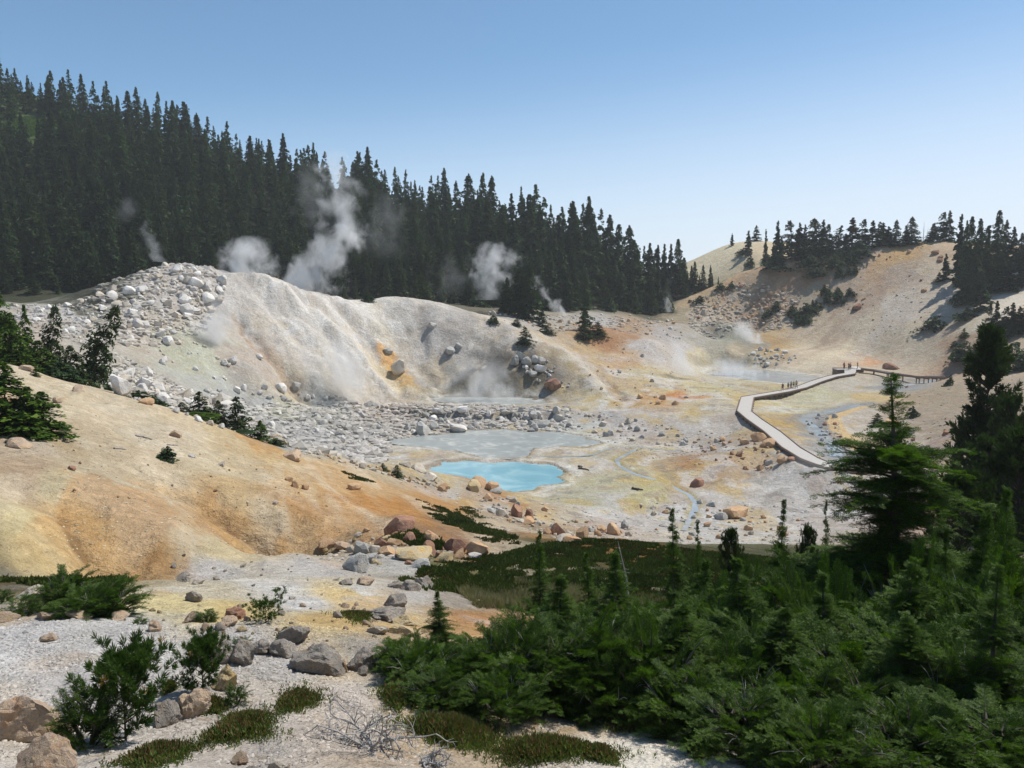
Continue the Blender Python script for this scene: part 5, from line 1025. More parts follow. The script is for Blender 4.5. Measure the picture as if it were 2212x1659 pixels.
for (px,py,w,h,kind,lab) in B:
    x,y,z = G(px,py); near = y<22
    boulder(x,y,z,w*1.06/FPX*y,h*1.02/FPX*y,kind,lab,near=near)
_,t_ = ray(668,300); xx_,yy_ = ray(668,286)[0]*275,275.; boulder(xx_,yy_,float(gz(xx_,yy_)),2.8,5.5,'pale','pale pointed rock standing among the trees in the dip at the forest end')
# fields of boulders: image outline, count, px size range, kinds, label, group
def field(poly,n,s0,s1,kinds,label,group,flat=.75,seed=0):
    rd = random.Random(seed); xs=[p[0] for p in poly]; ys=[p[1] for p in poly]; k=0; tries=0; put=[]
    while k<n and tries<n*60:
        tries += 1; px,py = rd.uniform(min(xs),max(xs)),rd.uniform(min(ys),max(ys))
        if not bool(inside(np.array([px]),np.array([py]),poly)[0]): continue
        w = s0+(s1-s0)*rd.random()**2.2
        if any((px-a)**2+((py-b)*1.5)**2<((w+c)*.40)**2 for a,b,c in put): continue
        x,y,z = G(px,py)
        if any(inside(np.array([x]),np.array([y]),q[0])[0] for q in BODIES): continue
        put.append((px,py,w)); k += 1
        boulder(x,y,z,w/FPX*y,w*(flat*(.7+.5*rd.random()))/FPX*y,rd.choice(kinds),label,group)
field([(85,300),(130,282),(165,266),(200,268),(225,284),(222,300),(205,320),(190,335),(150,332),(120,345),(95,345),(85,320)],190,3,10,['white','pale'],'white boulder in the rubble covering the summit and left shoulder of the mound','white rubble of the summit',seed=1)
field([(10,305),(85,302),(95,345),(90,352),(60,335),(10,325)],60,3,9,['white','pale'],'white boulder on the flat rubble left of the mound behind the pines','white rubble left of the mound',seed=2)
field([(96,348),(112,362),(150,380),(185,392),(225,404),(250,420),(235,432),(205,425),(165,408),(140,402),(110,390),(92,374)],130,5,19,['white','white','pale'],'white boulder in the thick boulder field between the orange ridge and the mound','white boulder field',seed=3)
field([(120,335),(200,330),(210,352),(240,372),(220,385),(170,370),(130,355)],26,2.5,7,['white','pale'],'white stone scattered on the smooth lower face of the mound','stones on the mound face',seed=4)
field([(205,392),(250,388),(300,388),(345,400),(390,408),(400,436),(370,446),(340,452),(310,455),(270,438),(235,418)],120,3,9,['grey','white'],'grey rock in the rubble below the mound, left of the ponds','grey rubble below the mound',seed=5)
field([(392,410),(440,408),(500,410),(560,412),(575,424),(560,432),(500,428),(450,432),(400,438),(385,428)],80,3,10,['grey','white','grey'],'grey boulder on the rocky bank between the steaming pond and the mud pond','boulders on the pond bank',seed=6)
field([(508,360),(545,360),(560,372),(575,385),(560,392),(535,380)],28,2.5,7,['grey','white'],'grey rock among those tumbling from the crater rim','crater rim rocks',seed=7)
field([(275,440),(300,448),(330,456),(370,466),(400,474),(430,482),(455,487),(440,492),(395,478),(345,464),(300,452)],55,3,9,['pale','tan','yellow'],'pale tan rock lining the ridge of the orange slope above the pool','rocks along the orange ridge',seed=8)
field([(480,492),(520,500),(560,515),(600,525),(640,532),(640,542),(560,538),(520,530),(490,512)],60,3,9,['pale','grey','tan','pale'],'small rock in the rocky ground between the hummock and the pool','rocks below the pool',seed=9)
field([(575,412),(620,418),(660,425),(720,438),(740,452),(700,450),(640,446),(600,435),(570,425)],55,2.5,8,['grey','pale'],'grey rock on the open basin floor right of the mud pond','rocks on the basin floor',seed=10)
field([(690,440),(740,438),(790,455),(800,470),(740,470),(700,455)],34,3,9,['tan','tan','red'],'orange-brown rock on the ochre hump beside the boardwalk','rocks on the ochre hump',seed=11)
field([(640,505),(700,500),(760,505),(800,520),(780,545),(700,542),(650,530)],50,3,9,['grey','pale','tan'],'grey-tan rock on the near basin floor behind the shrub mass','rocks of the near basin floor',seed=12)
field([(690,300),(740,283),(790,290),(800,312),(770,328),(720,322),(690,325)],90,2,6,['pale','red','tan'],'small rock in the scree on the left part of the bare hill','scree of the bare hill',seed=13)
field([(590,360),(640,340),(690,380),(700,408),(640,410),(590,400)],26,2,5,['grey','tan','pale'],'small stone on the pale slopes below the orange hump','stones below the orange hump',seed=14)
field([(750,350),(790,350),(800,360),(770,368),(745,362)],34,2.2,6,['white','grey'],'white rock in the heap beyond the far pond','rock heap by the far pond',seed=15)
field([(470,305),(520,318),(560,318),(600,322),(560,330),(510,326)],44,2,6,['pale','tan','white'],'pale rock on the flat around the three conifers','rocks around the three conifers',seed=16)
field([(600,312),(690,322),(680,340),(640,335),(600,322)],34,2,5,['white','pale','tan'],'pale rock on the flat at the foot of the forest near the orange hump','rocks at the forest foot',seed=17)
field([(803,420),(835,410),(845,450),(825,455)],30,2.5,6,['grey','grey','red'],'dark stone in the stream bed beside the boardwalk','stream bed stones',seed=18)
field([(880,390),(1000,370),(1020,470),(950,500),(880,470)],26,2,7,['tan','red','pale'],'tan rock on the bare brown spur at the right','rocks on the brown spur',seed=19)
field([(870,250),(950,248),(960,300),(900,330),(840,320)],22,2,6,['red','tan'],'dark rock scattered on the upper right slope','rocks on the right slope',seed=20)
field([(140,550),(330,555),(380,575),(330,600),(200,600)],26,2.5,8,['fgrey','pale'],'small rock on the pale grey bench in front of the orange slope','rocks on the grey bench',seed=22)
field([(150,605),(380,600),(400,650),(330,650),(240,640),(150,635)],40,3,11,['fgrey','yellow','ftan'],'stone around the row of grey boulders on the left gravel','stones by the foreground boulders',seed=23)
field([(20,430),(200,440),(340,500),(300,520),(60,500)],30,2,5,['tan','pale','red'],'small stone scattered on the orange slope','stones on the orange slope',seed=24)
field([(330,525),(480,545),(470,562),(380,566),(310,552)],38,3.5,10,['tan','red','yellow','pale'],'rock filling the gaps of the red and tan boulder pile','rocks of the boulder pile',seed=25)
# loose small stones and gravel nobody could count
def rubble(name,parts,label,cat,seed,shape=6):
    g = np.random.default_rng(seed)
    _b = bmesh.new(); bmesh.ops.create_icosphere(_b,subdivisions=1,radius=1); base = np.array([v.co[:] for v in _b.verts]); base[:,2] *= .8; tri12 = np.array([[v.index for v in f.verts] for f in _b.faces]); _b.free()
    f4 = np.array([[0,2,4,4],[2,1,4,4],[1,3,4,4],[3,0,4,4],[2,0,5,5],[1,2,5,5],[3,1,5,5],[0,3,5,5]])
    P3,S3 = [],[]
    for poly,n,s0,s1 in parts:
        q = [ground_px(*p) for p in poly]; A_ = np.array(q); lo_,hi_ = A_.min(0),A_.max(0); got = 0
        while got<n:
            X = lo_+(hi_-lo_)*g.random((n*3,2)); m_ = inside(X[:,0],X[:,1],q)&(fbm(X[:,0]*.8,X[:,1]*.8,seed,3)>-.25)
            for bp,_,_ in BODIES: m_ &= ~inside(X[:,0],X[:,1],bp)
            X = X[m_][:n-got]; got += len(X); P3.append(np.c_[X,gz(X[:,0],X[:,1])]); S3.append(s0+(s1-s0)*1.15*g.random(len(X))**4)
    P3 = np.concatenate(P3); S3 = np.concatenate(S3); n = len(P3)
    tri = tri12
    V = base[None]*(.72+.5*g.random((n,12,1)))*S3[:,None,None]*np.stack([np.ones(n),.6+.5*g.random(n),.5+.4*g.random(n)],1)[:,None,:]
    a = g.random(n)*6.28; c,s = np.cos(a)[:,None],np.sin(a)[:,None]; V = np.stack([V[...,0]*c-V[...,1]*s,V[...,0]*s+V[...,1]*c,V[...,2]],-1)+P3[:,None]
    F_ = (tri[None]+np.arange(n)[:,None,None]*12).reshape(-1,3)
    kk = .82 if name=='gravel' else .5; cc = ground_color(P3[:,0],P3[:,1])*kk+(1-kk)*s2l((196,188,178))*K_ALB; cc = cc*(.75+.5*g.random((n,1)))
    return tag(link(name,mesh_np(name,V.reshape(-1,3),F_,M_STONE,False,np.clip(np.repeat(cc,12,0),0,.8))),label,cat,kind='stuff')
m = NT('loose_stone'); vc = m.add('VertexColor',layer_name='Col').outputs['Color']; m.bsdf(m.vary(vc,m.noise(6,4,.6,m.add('NewGeometry').outputs['Position']),.85,1.15),.95,None,.1); M_STONE = m.m
rubble('loose_rubble',[([(85,300),(165,266),(225,284),(200,335),(95,345)],2600,.15,1.0),([(10,305),(85,302),(90,350),(10,328)],1100,.12,.55),([(96,348),(185,390),(250,420),(235,432),(110,392)],2400,.12,.9),([(205,390),(340,396),(400,410),(400,440),(310,455),(235,420)],5200,.12,1.0),([(392,406),(570,410),(575,432),(400,440)],2400,.1,.8),([(560,408),(740,430),(790,470),(640,460),(570,430)],900,.07,.3),([(440,490),(560,500),(660,525),(640,542),(500,530)],900,.05,.25),([(640,500),(820,500),(820,545),(660,540)],700,.05,.28),([(690,300),(740,283),(800,295),(800,325),(690,328)],1800,.2,.9),([(590,340),(690,350),(760,400),(600,405)],500,.08,.3),([(480,310),(690,320),(640,335),(540,330)],1000,.15,.7),([(803,418),(835,408),(848,450),(820,455)],500,.08,.25),([(860,400),(1020,370),(1020,480),(880,490)],600,.07,.3),([(800,260),(960,250),(960,330),(840,330)],700,.1,.35),([(275,440),(455,487),(440,495),(300,455)],700,.05,.2),([(310,540),(480,545),(470,565),(320,560)],500,.03,.14)],'loose pale rubble strewn over the mound, banks and basin floor','rubble',31)
rubble('gravel',[([(0,608),(140,612),(380,640),(420,700),(450,768),(0,768)],16000,.006,.03),([(0,608),(380,640),(450,768),(0,768)],500,.02,.055),([(545,715),(760,722),(740,768),(500,768)],7000,.007,.028),([(140,552),(420,565),(400,600),(150,600)],4000,.008,.035),([(0,560),(120,560),(360,505),(420,530),(300,548),(0,580)],1500,.01,.05),([(0,400),(150,430),(360,500),(60,540)],2400,.02,.07),([(20,540),(200,440),(460,510),(330,540)],2000,.015,.06)],'pale gravel lying over the foreground slope','gravel',32)
# fallen logs and sticks
def log(pa,pb,r,lab,name='fallen_log',mat=None):
    a = np.array(G(*pa)); b = np.array(G(*pb)); a[2]+=r*.8; b[2]+=r*.8; n_=7; s=np.linspace(0,1,n_)[:,None]; P_=a+(b-a)*s; P_[1:-1]+=np.random.default_rng(int(pa[0])).normal(size=(n_-2,3))*r*[1.2,1.2,.1]
    P_[:,2] = np.maximum(P_[:,2], gz(P_[:,0],P_[:,1])+r*.7)
    V,F = tube(P_-a,np.linspace(r,r*.5,n_),7); o = link(name,mesh_np(name,V,F,mat or M_DEAD,True)); o.location = a; return tag(o,lab,'log' if r>.1 else 'stick')
log((937,316),(956,318),.22,'weathered log lying along the pale bench of the right slope'); log((957,318),(972,320),.2,'second log continuing right of the first on the pale bench'); log((153,276),(158,272),.18,'dark plank-like log among the white boulders on the summit',mat=M_BARK)
log((633,489),(643,491),.16,'dark log lying on the yellow ground right of the pool',mat=M_BARK); log((136,436),(152,440),.06,'thin dead stick lying high on the orange slope',name='dead_stick'); log((114,449),(126,450),.05,'short forked dead stick left of the thin one',name='dead_stick'); log((167,445),(178,446),.04,'short dead stick above the green shrub',name='dead_stick')
log((578,467),(589,471),.14,'short dark log on the dark stained ground right of the pool',mat=M_BARK)
# ================================================================== boardwalk
m = NT('deck_planks'); tc = m.add('TexCoord').outputs['Object']; uv = m.add('VertexColor',layer_name='Col').outputs['Color']
sp = m.add('SeparateColor',{0:uv}); st_ = m.math('FRACT',m.math('MULTIPLY',sp.outputs[0],100.0/.14*1.0)); gp = m.ramp(st_,[(0.,.45),(.08,1.),(.94,1.),(1.,.45)])
c = m.mix(m.noise(3,4,.6,m.add('NewGeometry').outputs['Position']), tuple(s2l((198,192,184))*.92), tuple(s2l((180,174,166))*.92)); c = m.mix(1.0,c,gp,'MULTIPLY'); m.bsdf(c,.85,None,.2); M_DECK = m.m
m = NT('brown_timber'); pos = m.add('NewGeometry').outputs['Position']; m.bsdf(m.mix(m.noise(4,4,.6,pos),tuple(s2l((136,116,102))),tuple(s2l((106,92,84)))),.85,None,.2); M_TIMB = m.m
def deck_path(pp, dz=0):
    q = [np.array(W(*p)) for p in pp]
    for v in q: v[2] = max(v[2], float(gz(v[0],v[1]))+.35)
    return np.array(q)
def densify(P_,step=1.0):
    o=[P_[0]]
    for a,b in zip(P_[:-1],P_[1:]):
        n_=max(1,int(np.linalg.norm(b-a)/step))
        for i in range(1,n_+1): o.append(a+(b-a)*i/n_)
    return np.array(o)
def offsets(P_,w):
    T = norm(np.diff(P_[:,:2],axis=0)); N = np.stack([-T[:,1],T[:,0]],1); n_=len(P_); Q = np.zeros((n_,2))
    for i in range(n_):
        a = N[max(0,i-1)]; b = N[min(n_-2,i)]; mm = a+b; mm /= np.linalg.norm(mm); Q[i] = mm/max(.45,mm@b)
    return np.c_[P_[:,:2]+Q*w,P_[:,2]], np.c_[P_[:,:2]-Q*w,P_[:,2]]
def strip_box(A_,B_,dz0,dz1):       # solid strip between two edge lines
    n_=len(A_); V = np.concatenate([A_+[0,0,dz1],B_+[0,0,dz1],B_+[0,0,dz0],A_+[0,0,dz0]]); F=[]
    for i in range(n_-1):
        for k in range(4): a=k*n_+i; b=((k+1)%4)*n_+i; F.append((a,a+1,b+1,b))
    F += [(0,n_,2*n_,3*n_),(n_-1,4*n_-1,3*n_-1,2*n_-1)]
    return V,np.array(F)
def boxm(x0,x1,y0,y1,z0,z1):
    V=np.array([(x,y,z) for z in (z0,z1) for y in (y0,y1) for x in (x0,x1)],float); return V,np.array([(0,2,3,1),(4,5,7,6),(0,1,5,4),(2,6,7,3),(0,4,6,2),(1,3,7,5)])
def walkway(pp,w,name,label,plat=False):
    P_ = deck_path(pp); D_ = densify(P_,1.2); Lp,Rp = offsets(D_,w/2); s = np.r_[0,np.cumsum(np.linalg.norm(np.diff(D_,axis=0),axis=1))]
    e = empty(name,tuple(D_[0])); o_ = D_[0]
    V,F = strip_box(Lp,Rp,-.06,0.); extra=[]
    cc = np.tile(np.c_[s/100,s*0,s*0],(4,1))
    if plat:
        c0 = P_[0]; pv,pf = boxm(c0[0]-3.1,c0[0]+3.1,c0[1]-.2,c0[1]+2.9,c0[2]-.06,c0[2]+.004); F = np.concatenate([F,pf+len(V)]); V = np.concatenate([V,pv]); cc = np.concatenate([cc,np.c_[(pv[:,1]-c0[1])/100,pv[:,0]*0,pv[:,0]*0]])
    link('deck',mesh_np('deck',V-o_,F,M_DECK,False,cc),e)
    for side,E in (('l',Lp),('r',Rp)):
        d_ = norm(E-D_); d_[:,2] = 0; a = E-d_*.12; b = E+d_*.03
        if side=='r': a,b = b,a
        sel = slice(2,None) if plat else slice(None)
        V,F = strip_box(a[sel],b[sel],.0,.10); link('kerb_rail',mesh_np('kerb_rail',V-o_,F,M_TIMB),e)
        V,F = strip_box((E-d_*.22)[sel],(E-d_*.10)[sel],-.36,-.062); link('stringer',mesh_np('stringer',V-o_,F,M_TIMB),e)
    # cross sleepers and posts down to the ground
    k=0
    for i in range(2,len(D_)-1,2):
        d_ = (Lp[i]-Rp[i]); d_ /= np.linalg.norm(d_); t_ = np.array([-d_[1],d_[0],0])*.09
        a = Lp[i]+d_*.15; b = Rp[i]-d_*.15
        V = np.concatenate([np.stack([a+t_,a-t_,b-t_,b+t_])+[0,0,-.38],np.stack([a+t_,a-t_,b-t_,b+t_])+[0,0,-.54]]); F=np.array([(0,3,2,1),(4,5,6,7),(0,1,5,4),(1,2,6,5),(2,3,7,6),(3,0,4,7)])
        link('cross_beam',mesh_np('cross_beam',V-o_,F,M_TIMB),e)
        for q in (a-d_*.3,b+d_*.3):
            g0 = float(gz(q[0],q[1]))
            if q[2]-.54-g0>.12 and k<70:
                V,F = boxm(q[0]-.08,q[0]+.08,q[1]-.08,q[1]+.08,g0-.3,q[2]-.54); link('post',mesh_np('post',V-o_,F,M_TIMB),e); k+=1
    if plat:
        c0 = P_[0]
        for (x0,x1,y0,y1) in ((c0[0]-3.08,c0[0]-1.45,c0[1]-.16,c0[1]-.04),(c0[0]+1.45,c0[0]+3.08,c0[1]-.16,c0[1]-.04),(c0[0]-3.08,c0[0]-2.96,c0[1]-.04,c0[1]+2.86),(c0[0]+2.96,c0[0]+3.08,c0[1]-.04,c0[1]+2.86),(c0[0]-2.95,c0[0]+2.95,c0[1]+2.74,c0[1]+2.86)):
            g0 = min(float(gz(x0,y0)),float(gz(x1,y1)))-.3; V,F = boxm(x0,x1,y0,y1,min(g0,c0[2]-.9),c0[2]-.063); link('platform_skirt',mesh_np('platform_skirt',V-o_,F,M_TIMB),e)
        V,F = boxm(c0[0]-3.1,c0[0]+3.1,c0[1]+2.78,c0[1]+2.9,c0[2]+.006,c0[2]+.2); link('kerb_rail',mesh_np('kerb_rail',V-o_,F,M_TIMB),e)
    return tag(e,label,'boardwalk'), P_
bw,BP = walkway(BW,2.5,'boardwalk','pale wooden boardwalk zigzagging across the basin floor to the viewing platform',True)
ar,AP = walkway(AR,1.5,'boardwalk_bridge','narrow wooden boardwalk bridge running right from the platform over the stream')
for n_,q in (('bw',BP),('ar',AP)): print(n_,[round(float(v[2]-gz(v[0],v[1])),2) for v in q])
# ------------------------------------------------------------------ interpretive signs
def sign(px,py,h,lab):
    x,y,z = G(px,py); e = empty('sign',(x,y,z)); V,F = boxm(-.05,.05,-.05,.05,-.2,h); link('post',mesh_np('post',V,F,M_TIMB),e); V,F = boxm(-.28,.28,-.09,-.052,h-.32,h+.08); link('panel',mesh_np('panel',V,F,M_TIMB),e); return tag(e,lab,'sign')
sign(836.0,374.2,1.35,'small brown sign on a post standing left of the viewing platform')
# ------------------------------------------------------------------ people
def plain(name,rgb,rough=.8):
    m = NT(name); m.bsdf(tuple(s2l(rgb)),rough,None,.2); return m.m
def skin(name,vs,es,rs,mat,parent,sub=1):
    me = bpy.data.meshes.new(name); me.from_pydata(vs,es,[]); me.materials.append(mat); o = link(name,me,parent)
    md = o.modifiers.new('Skin','SKIN'); md.use_smooth_shade = True
    if not me.skin_vertices: pass
    for i,r in enumerate(rs):
        sv = me.skin_vertices[0].data[i] if len(me.skin_vertices) else None
        if sv: sv.radius = (r,r) if np.isscalar(r) else r; sv.use_root = (i==0)
    ss = o.modifiers.new('Subdivision','SUBSURF'); ss.levels = sub; ss.render_levels = sub
    return o
SKN = plain('skin',(196,150,125)); HAIR = plain('hair',(60,45,35))
def person(x,y,z,rz,label,shirt,legs,H=1.72,stride=.0,hat=None,pack=None,arms='down',shorts=True):
    k = H/1.75; e = empty('person',(x,y,z),rz,k)
    hip=.93; f=stride; V=[(0,0,hip),(0,.0,1.15),(0,.01,1.38),(0,.01,1.50),(0,.02,1.60),(0,.02,1.70)]; E=[(0,1),(1,2),(2,3),(3,4),(4,5)]; R=[(.15,.11),(.14,.10),(.17,.11),(.055,.055),(.085,.10),(.065,.075)]
    for s in (-1,1):
        b=len(V); fy=f*s
        V += [(s*.10,0,hip-.06),(s*.11,fy*.45+.02,.50),(s*.11,fy-.02,.09),(s*.12,fy+.13,.035)]; E += [(0,b),(b,b+1),(b+1,b+2),(b+2,b+3)]; R += [.085,.06,.042,.038]
        b=len(V)
        if arms=='down': A_=[(s*.20,0,1.40),(s*.26,-fy*.3-.02,1.12),(s*.27,-fy*.6+.07,.88),(s*.27,-fy*.6+.10,.79)]
        elif arms=='camera': A_=[(s*.20,0,1.40),(s*.25,.10,1.18),(s*.12,.27,1.42),(s*.05,.30,1.48)]
        else: A_=[(s*.20,0,1.40),(s*.30,.02,1.15),(s*.17,.16,1.05),(s*.08,.20,1.03)]
        V += A_; E += [(2,b),(b,b+1),(b+1,b+2),(b+2,b+3)]; R += [.058,.045,.034,.036]
        # five fingers as short chains
        h0=b+3; hv=np.array(A_[3]); dv=hv-np.array(A_[2]); dv/=np.linalg.norm(dv); sd=np.cross(dv,[1,0,0]); sd/=np.linalg.norm(sd)
        for q in range(5):
            o_ = hv+dv*(.03 if q==4 else .045)+sd*(.022*(q-1.5) if q<4 else -.06); t_ = o_+dv*(.055+.008*(q in (1,2)))*(.7 if q==4 else 1); V += [tuple(o_),tuple(t_)]; b2=len(V)-2; E += [(h0,b2),(b2,b2+1)]; R += [.011,.009]
    skin('body',V,E,R,SKN,e)
    sv=[(0,0,hip-.02),(0,0,1.15),(0,.01,1.36),(0,.01,1.45)]; sr=[(.165,.125),(.155,.115),(.185,.125),(.08,.08)]; se=[(0,1),(1,2),(2,3)]
    for s in (-1,1):
        i = 6+4+ (0 if s==-1 else 18); a0=V[i]; a1=V[i+1]; b=len(sv); sv += [a0,tuple(np.array(a0)*.3+np.array(a1)*.7)]; se += [(2,b),(b,b+1)]; sr += [.07,.058]
    skin('shirt',sv,se,sr,shirt,e)
    lv=[(0,0,hip+.02)]; le=[]; lr=[(.165,.125)]
    for s in (-1,1):
        i = 6+(0 if s==-1 else 18); b=len(lv); lv += [V[i],V[i+1]]+([] if shorts else [V[i+2]]); lr += [.1,.08]+([] if shorts else [.06]); le += [(0,b),(b,b+1)]+([] if shorts else [(b+1,b+2)])
    skin('shorts' if shorts else 'trousers',lv,le,lr,legs,e)
    if hat is not None: skin('hat',[(0,.02,1.71),(0,.02,1.765)],[(0,1)],[(.135,.15),(.085,.095)],hat,e)
    else: skin('hair',[(0,-.01,1.66),(0,.0,1.735)],[(0,1)],[(.09,.10),(.085,.09)],HAIR,e)
    # nose and eyes on the face
    for nm,vs,r in (('nose',[(0,.115,1.645),(0,.13,1.625)],.013),): skin(nm,vs,[(0,1)],[r,r],SKN,e,0)
    if pack is not None: skin('backpack',[(0,-.19,1.05),(0,-.21,1.22),(0,-.18,1.40)],[(0,1),(1,2)],[(.16,.10),(.165,.12),(.13,.08)],pack,e)
    return tag(e,label,'person')
DK=plain('navy_cloth',(38,42,60)); BK=plain('black_cloth',(30,30,34)); BL=plain('blue_cloth',(70,98,140)); TL=plain('teal_cloth',(88,140,150)); YG=plain('yellow_green_cloth',(170,185,60)); PK=plain('pale_pink_cloth',(200,170,165)); GR=plain('grey_cloth',(110,115,120)); WH=plain('white_cloth',(225,222,215)); KH=plain('khaki_cloth',(150,140,115))
def deck_point(px,py):      # spot on the walkway seen at this pixel
    best=None; u,t = ray(px,py)
    D_ = densify(BP,.3)
    for v in D_:
        d = abs(v[0]/v[1]-u)+abs(v[2]/v[1]-t); best = (d,v) if best is None or d<best[0] else best
    v=best[1]; return u*v[1], v[1], v[2]
def on_deck(px,py,rz,lab,*a,**k):
    x,y,z = deck_point(px,py); z_=ray(px,py)[1]*y; y2 = z/ray(px,py)[1] if abs(z/ray(px,py)[1]-y)<1.6 else y; x=ray(px,py)[0]*y2
    return person(x,y2,z,rz,lab,*a,**k)
on_deck(782.6,391.0,2.3,'person in dark clothes with a backpack, left and apart from the walking group',DK,BK,pack=DK,stride=.12)
on_deck(788.2,389.6,2.2,'person in a blue top second from the left on the boardwalk',BL,DK,H=1.62,stride=.1)
on_deck(791.0,389.0,2.0,'person in a teal top in the middle of the walking group',TL,GR,H=1.74,shorts=False,stride=.1)
on_deck(793.6,388.2,2.4,'person in a yellow-green top in the walking group',YG,BK,H=1.6,stride=.1)
on_deck(796.4,387.2,2.2,'tallest walker with a pale hat and pinkish top at the right of the group',PK,GR,H=1.86,hat=WH,shorts=False,stride=.14)
pz = BP[0][2]+.006
def on_plat(px,dy,rz,lab,*a,**k): y=BP[0][1]+dy; return person(ray(px,367)[0]*y,y,pz,rz,lab,*a,**k)
on_plat(844.1,1.0,-1.2,'person with a dark backpack at the left edge of the viewing platform',GR,BK,pack=DK,shorts=False)
on_plat(848.9,-.1,.2,'person in dark clothes raising a camera, left of the pair on the platform',DK,BK,H=1.66,arms='camera',shorts=False)
on_plat(850.6,-.1,.5,'person in a light pink top, right of the pair on the platform',PK,DK,H=1.7,arms='hold')
on_plat(857.6,1.9,1.2,'person in a dark top and grey trousers at the right edge of the platform',BK,GR,arms='camera',shorts=False)

# ================================================================== steam
def steam(px,py,Y,wpx,hpx,label,cx,rad,den,A=.3,nscale=.40,depth=None,seed=0,sink=.06,thr=.0,soft=1.0):
    """a column of vapour standing on the ground: cx, rad, den are curves over its height"""
    u,t = ray(px,py); x = u*Y; z = t*Y; w_ = wpx/FPX*Y; h_ = hpx/FPX*Y; d_ = depth or w_*.8
    V,F = boxm(-.5,.5,-.5,.5,0,1); m = NT('steam_vapour')
    tc = m.add('TexCoord').outputs['Object']; pos = m.add('NewGeometry').outputs['Position']
    offs = m.add('VectorMath',{0:pos,1:(seed*13.1,seed*7.7,seed*3.3)},operation='ADD').outputs[0]
    warp = m.add('TexNoise',{'Vector':offs,'Scale':nscale*.5,'Detail':2}).outputs['Color']
    wv = m.add('VectorMath',{0:warp,1:(.5,.5,.5)},operation='SUBTRACT').outputs[0]
    wv2 = m.add('VectorMath',{0:wv,1:(.55,.55,.18)},operation='MULTIPLY').outputs[0]
    tcw = m.add('VectorMath',{0:tc,1:wv2},operation='ADD').outputs[0]
    s = m.add('SeparateXYZ',{0:tcw}); s0 = m.add('SeparateXYZ',{0:tc})
    def curve(pts_):
        c_ = m.add('FloatCurve',{'Value':s0.outputs[2]}); cv = c_.mapping.curves[0]
        cv.points[0].location = pts_[0]; cv.points[1].location = pts_[-1]
        for p in pts_[1:-1]: cv.points.new(*p)
        c_.mapping.update(); return c_.outputs[0]
    xc = m.math('SUBTRACT',curve(cx),.5); r = curve(rad)
    dx = m.math('SUBTRACT',s.outputs[0],xc); dd = m.math('SQRT',m.math('ADD',m.math('MULTIPLY',dx,dx),m.math('MULTIPLY',m.math('MULTIPLY',s.outputs[1],s.outputs[1]),.6)))
    q = m.math('SUBTRACT',1.0,m.math('DIVIDE',dd,m.math('MAXIMUM',r,.01)))
    nz = m.noise(nscale,5,.62,m.add('VectorMath',{0:offs,1:(1,1,.8)},operation='MULTIPLY').outputs[0],.4)
    q = m.math('ADD',q,m.math('MULTIPLY',m.math('SUBTRACT',nz,.5+thr),3.4))
    q = m.add('MapRange',{'Value':q,'From Min':.12,'From Max':.12+soft,'To Min':0.,'To Max':1.},interpolation_type='SMOOTHSTEP').outputs[0]
    # vanish before the sides of the volume
    ex = m.add('MapRange',{'Value':m.math('ABSOLUTE',s0.outputs[0]),'From Min':.5,'From Max':.36,'To Min':0.,'To Max':1.},interpolation_type='SMOOTHSTEP').outputs[0]
    ey = m.add('MapRange',{'Value':m.math('ABSOLUTE',s0.outputs[1]),'From Min':.5,'From Max':.33,'To Min':0.,'To Max':1.},interpolation_type='SMOOTHSTEP').outputs[0]
    q = m.math('MULTIPLY',m.math('MULTIPLY',q,ex),m.math('MULTIPLY',ey,m.math('MULTIPLY',curve(den),A)))
    pv = m.add('VolumePrincipled',{'Color':(.99,.99,.99,1),'Density':q,'Anisotropy':.3}); m.t.links.new(pv.outputs[0],m.out.inputs['Volume'])
    m.m.cycles.volume_step_rate = .5 if hasattr(m.m,'cycles') else 1
    o = link('steam',mesh_np('steam',V,F,m.m)); o.scale = (w_,d_,h_); o.location = (x,Y,z-sink*h_); return tag(o,label,'steam',kind='stuff')
FL = [(0,.5),(1,.5)]
steam(330,293,186,110,150,'tall white steam column rising behind the white mound against the forest',[(0,.32),(.18,.30),(.35,.52),(.55,.62),(.8,.60),(1,.58)],[(0,.32),(.2,.32),(.4,.24),(.6,.22),(.8,.20),(1,.15)],[(0,.9),(.3,.85),(.6,.75),(.82,.5),(1,0)],.38,.26,14,1)
steam(245,279,176,84,46,'puffs of steam drifting behind the summit of the white mound',[(0,.55),(.5,.48),(1,.52)],[(0,.30),(.4,.36),(.75,.34),(1,.1)],[(0,.8),(.7,.8),(1,0)],.42,.30,10,2)
steam(312,230,190,60,70,'faint wisp of steam left of the tall column against the forest',FL,[(0,.25),(.5,.3),(1,.15)],[(0,0),(.4,.4),(1,0)],.10,.3,10,12,0)
steam(385,262,215,90,70,'thin wisps of steam drifting in front of the forest right of the tall column',FL,[(0,.35),(.5,.35),(1,.2)],[(0,0),(.35,.35),(.6,.5),(1,0)],.05,.25,14,13,0)
steam(152,262,200,38,42,'thin steam wisp against the dark forest left of the mound summit',[(0,.72),(.5,.45),(1,.4)],[(0,.15),(.5,.25),(1,.1)],[(0,.6),(.6,.5),(1,0)],.24,.36,9,3,0)
steam(128,222,205,44,26,'very faint steam smudge high against the left forest',FL,[(0,.3),(.5,.35),(1,.2)],[(0,.2),(.5,.5),(1,0)],.07,.3,9,4,0)
steam(215,393,141,74,108,'soft white steam rising up the lower left face of the mound',[(0,.42),(.35,.36),(.65,.50),(1,.68)],[(0,.12),(.3,.22),(.6,.30),(.85,.26),(1,.2)],[(0,.55),(.3,.9),(.7,.7),(.9,.3),(1,0)],.42,.22,10,5,soft=.9)
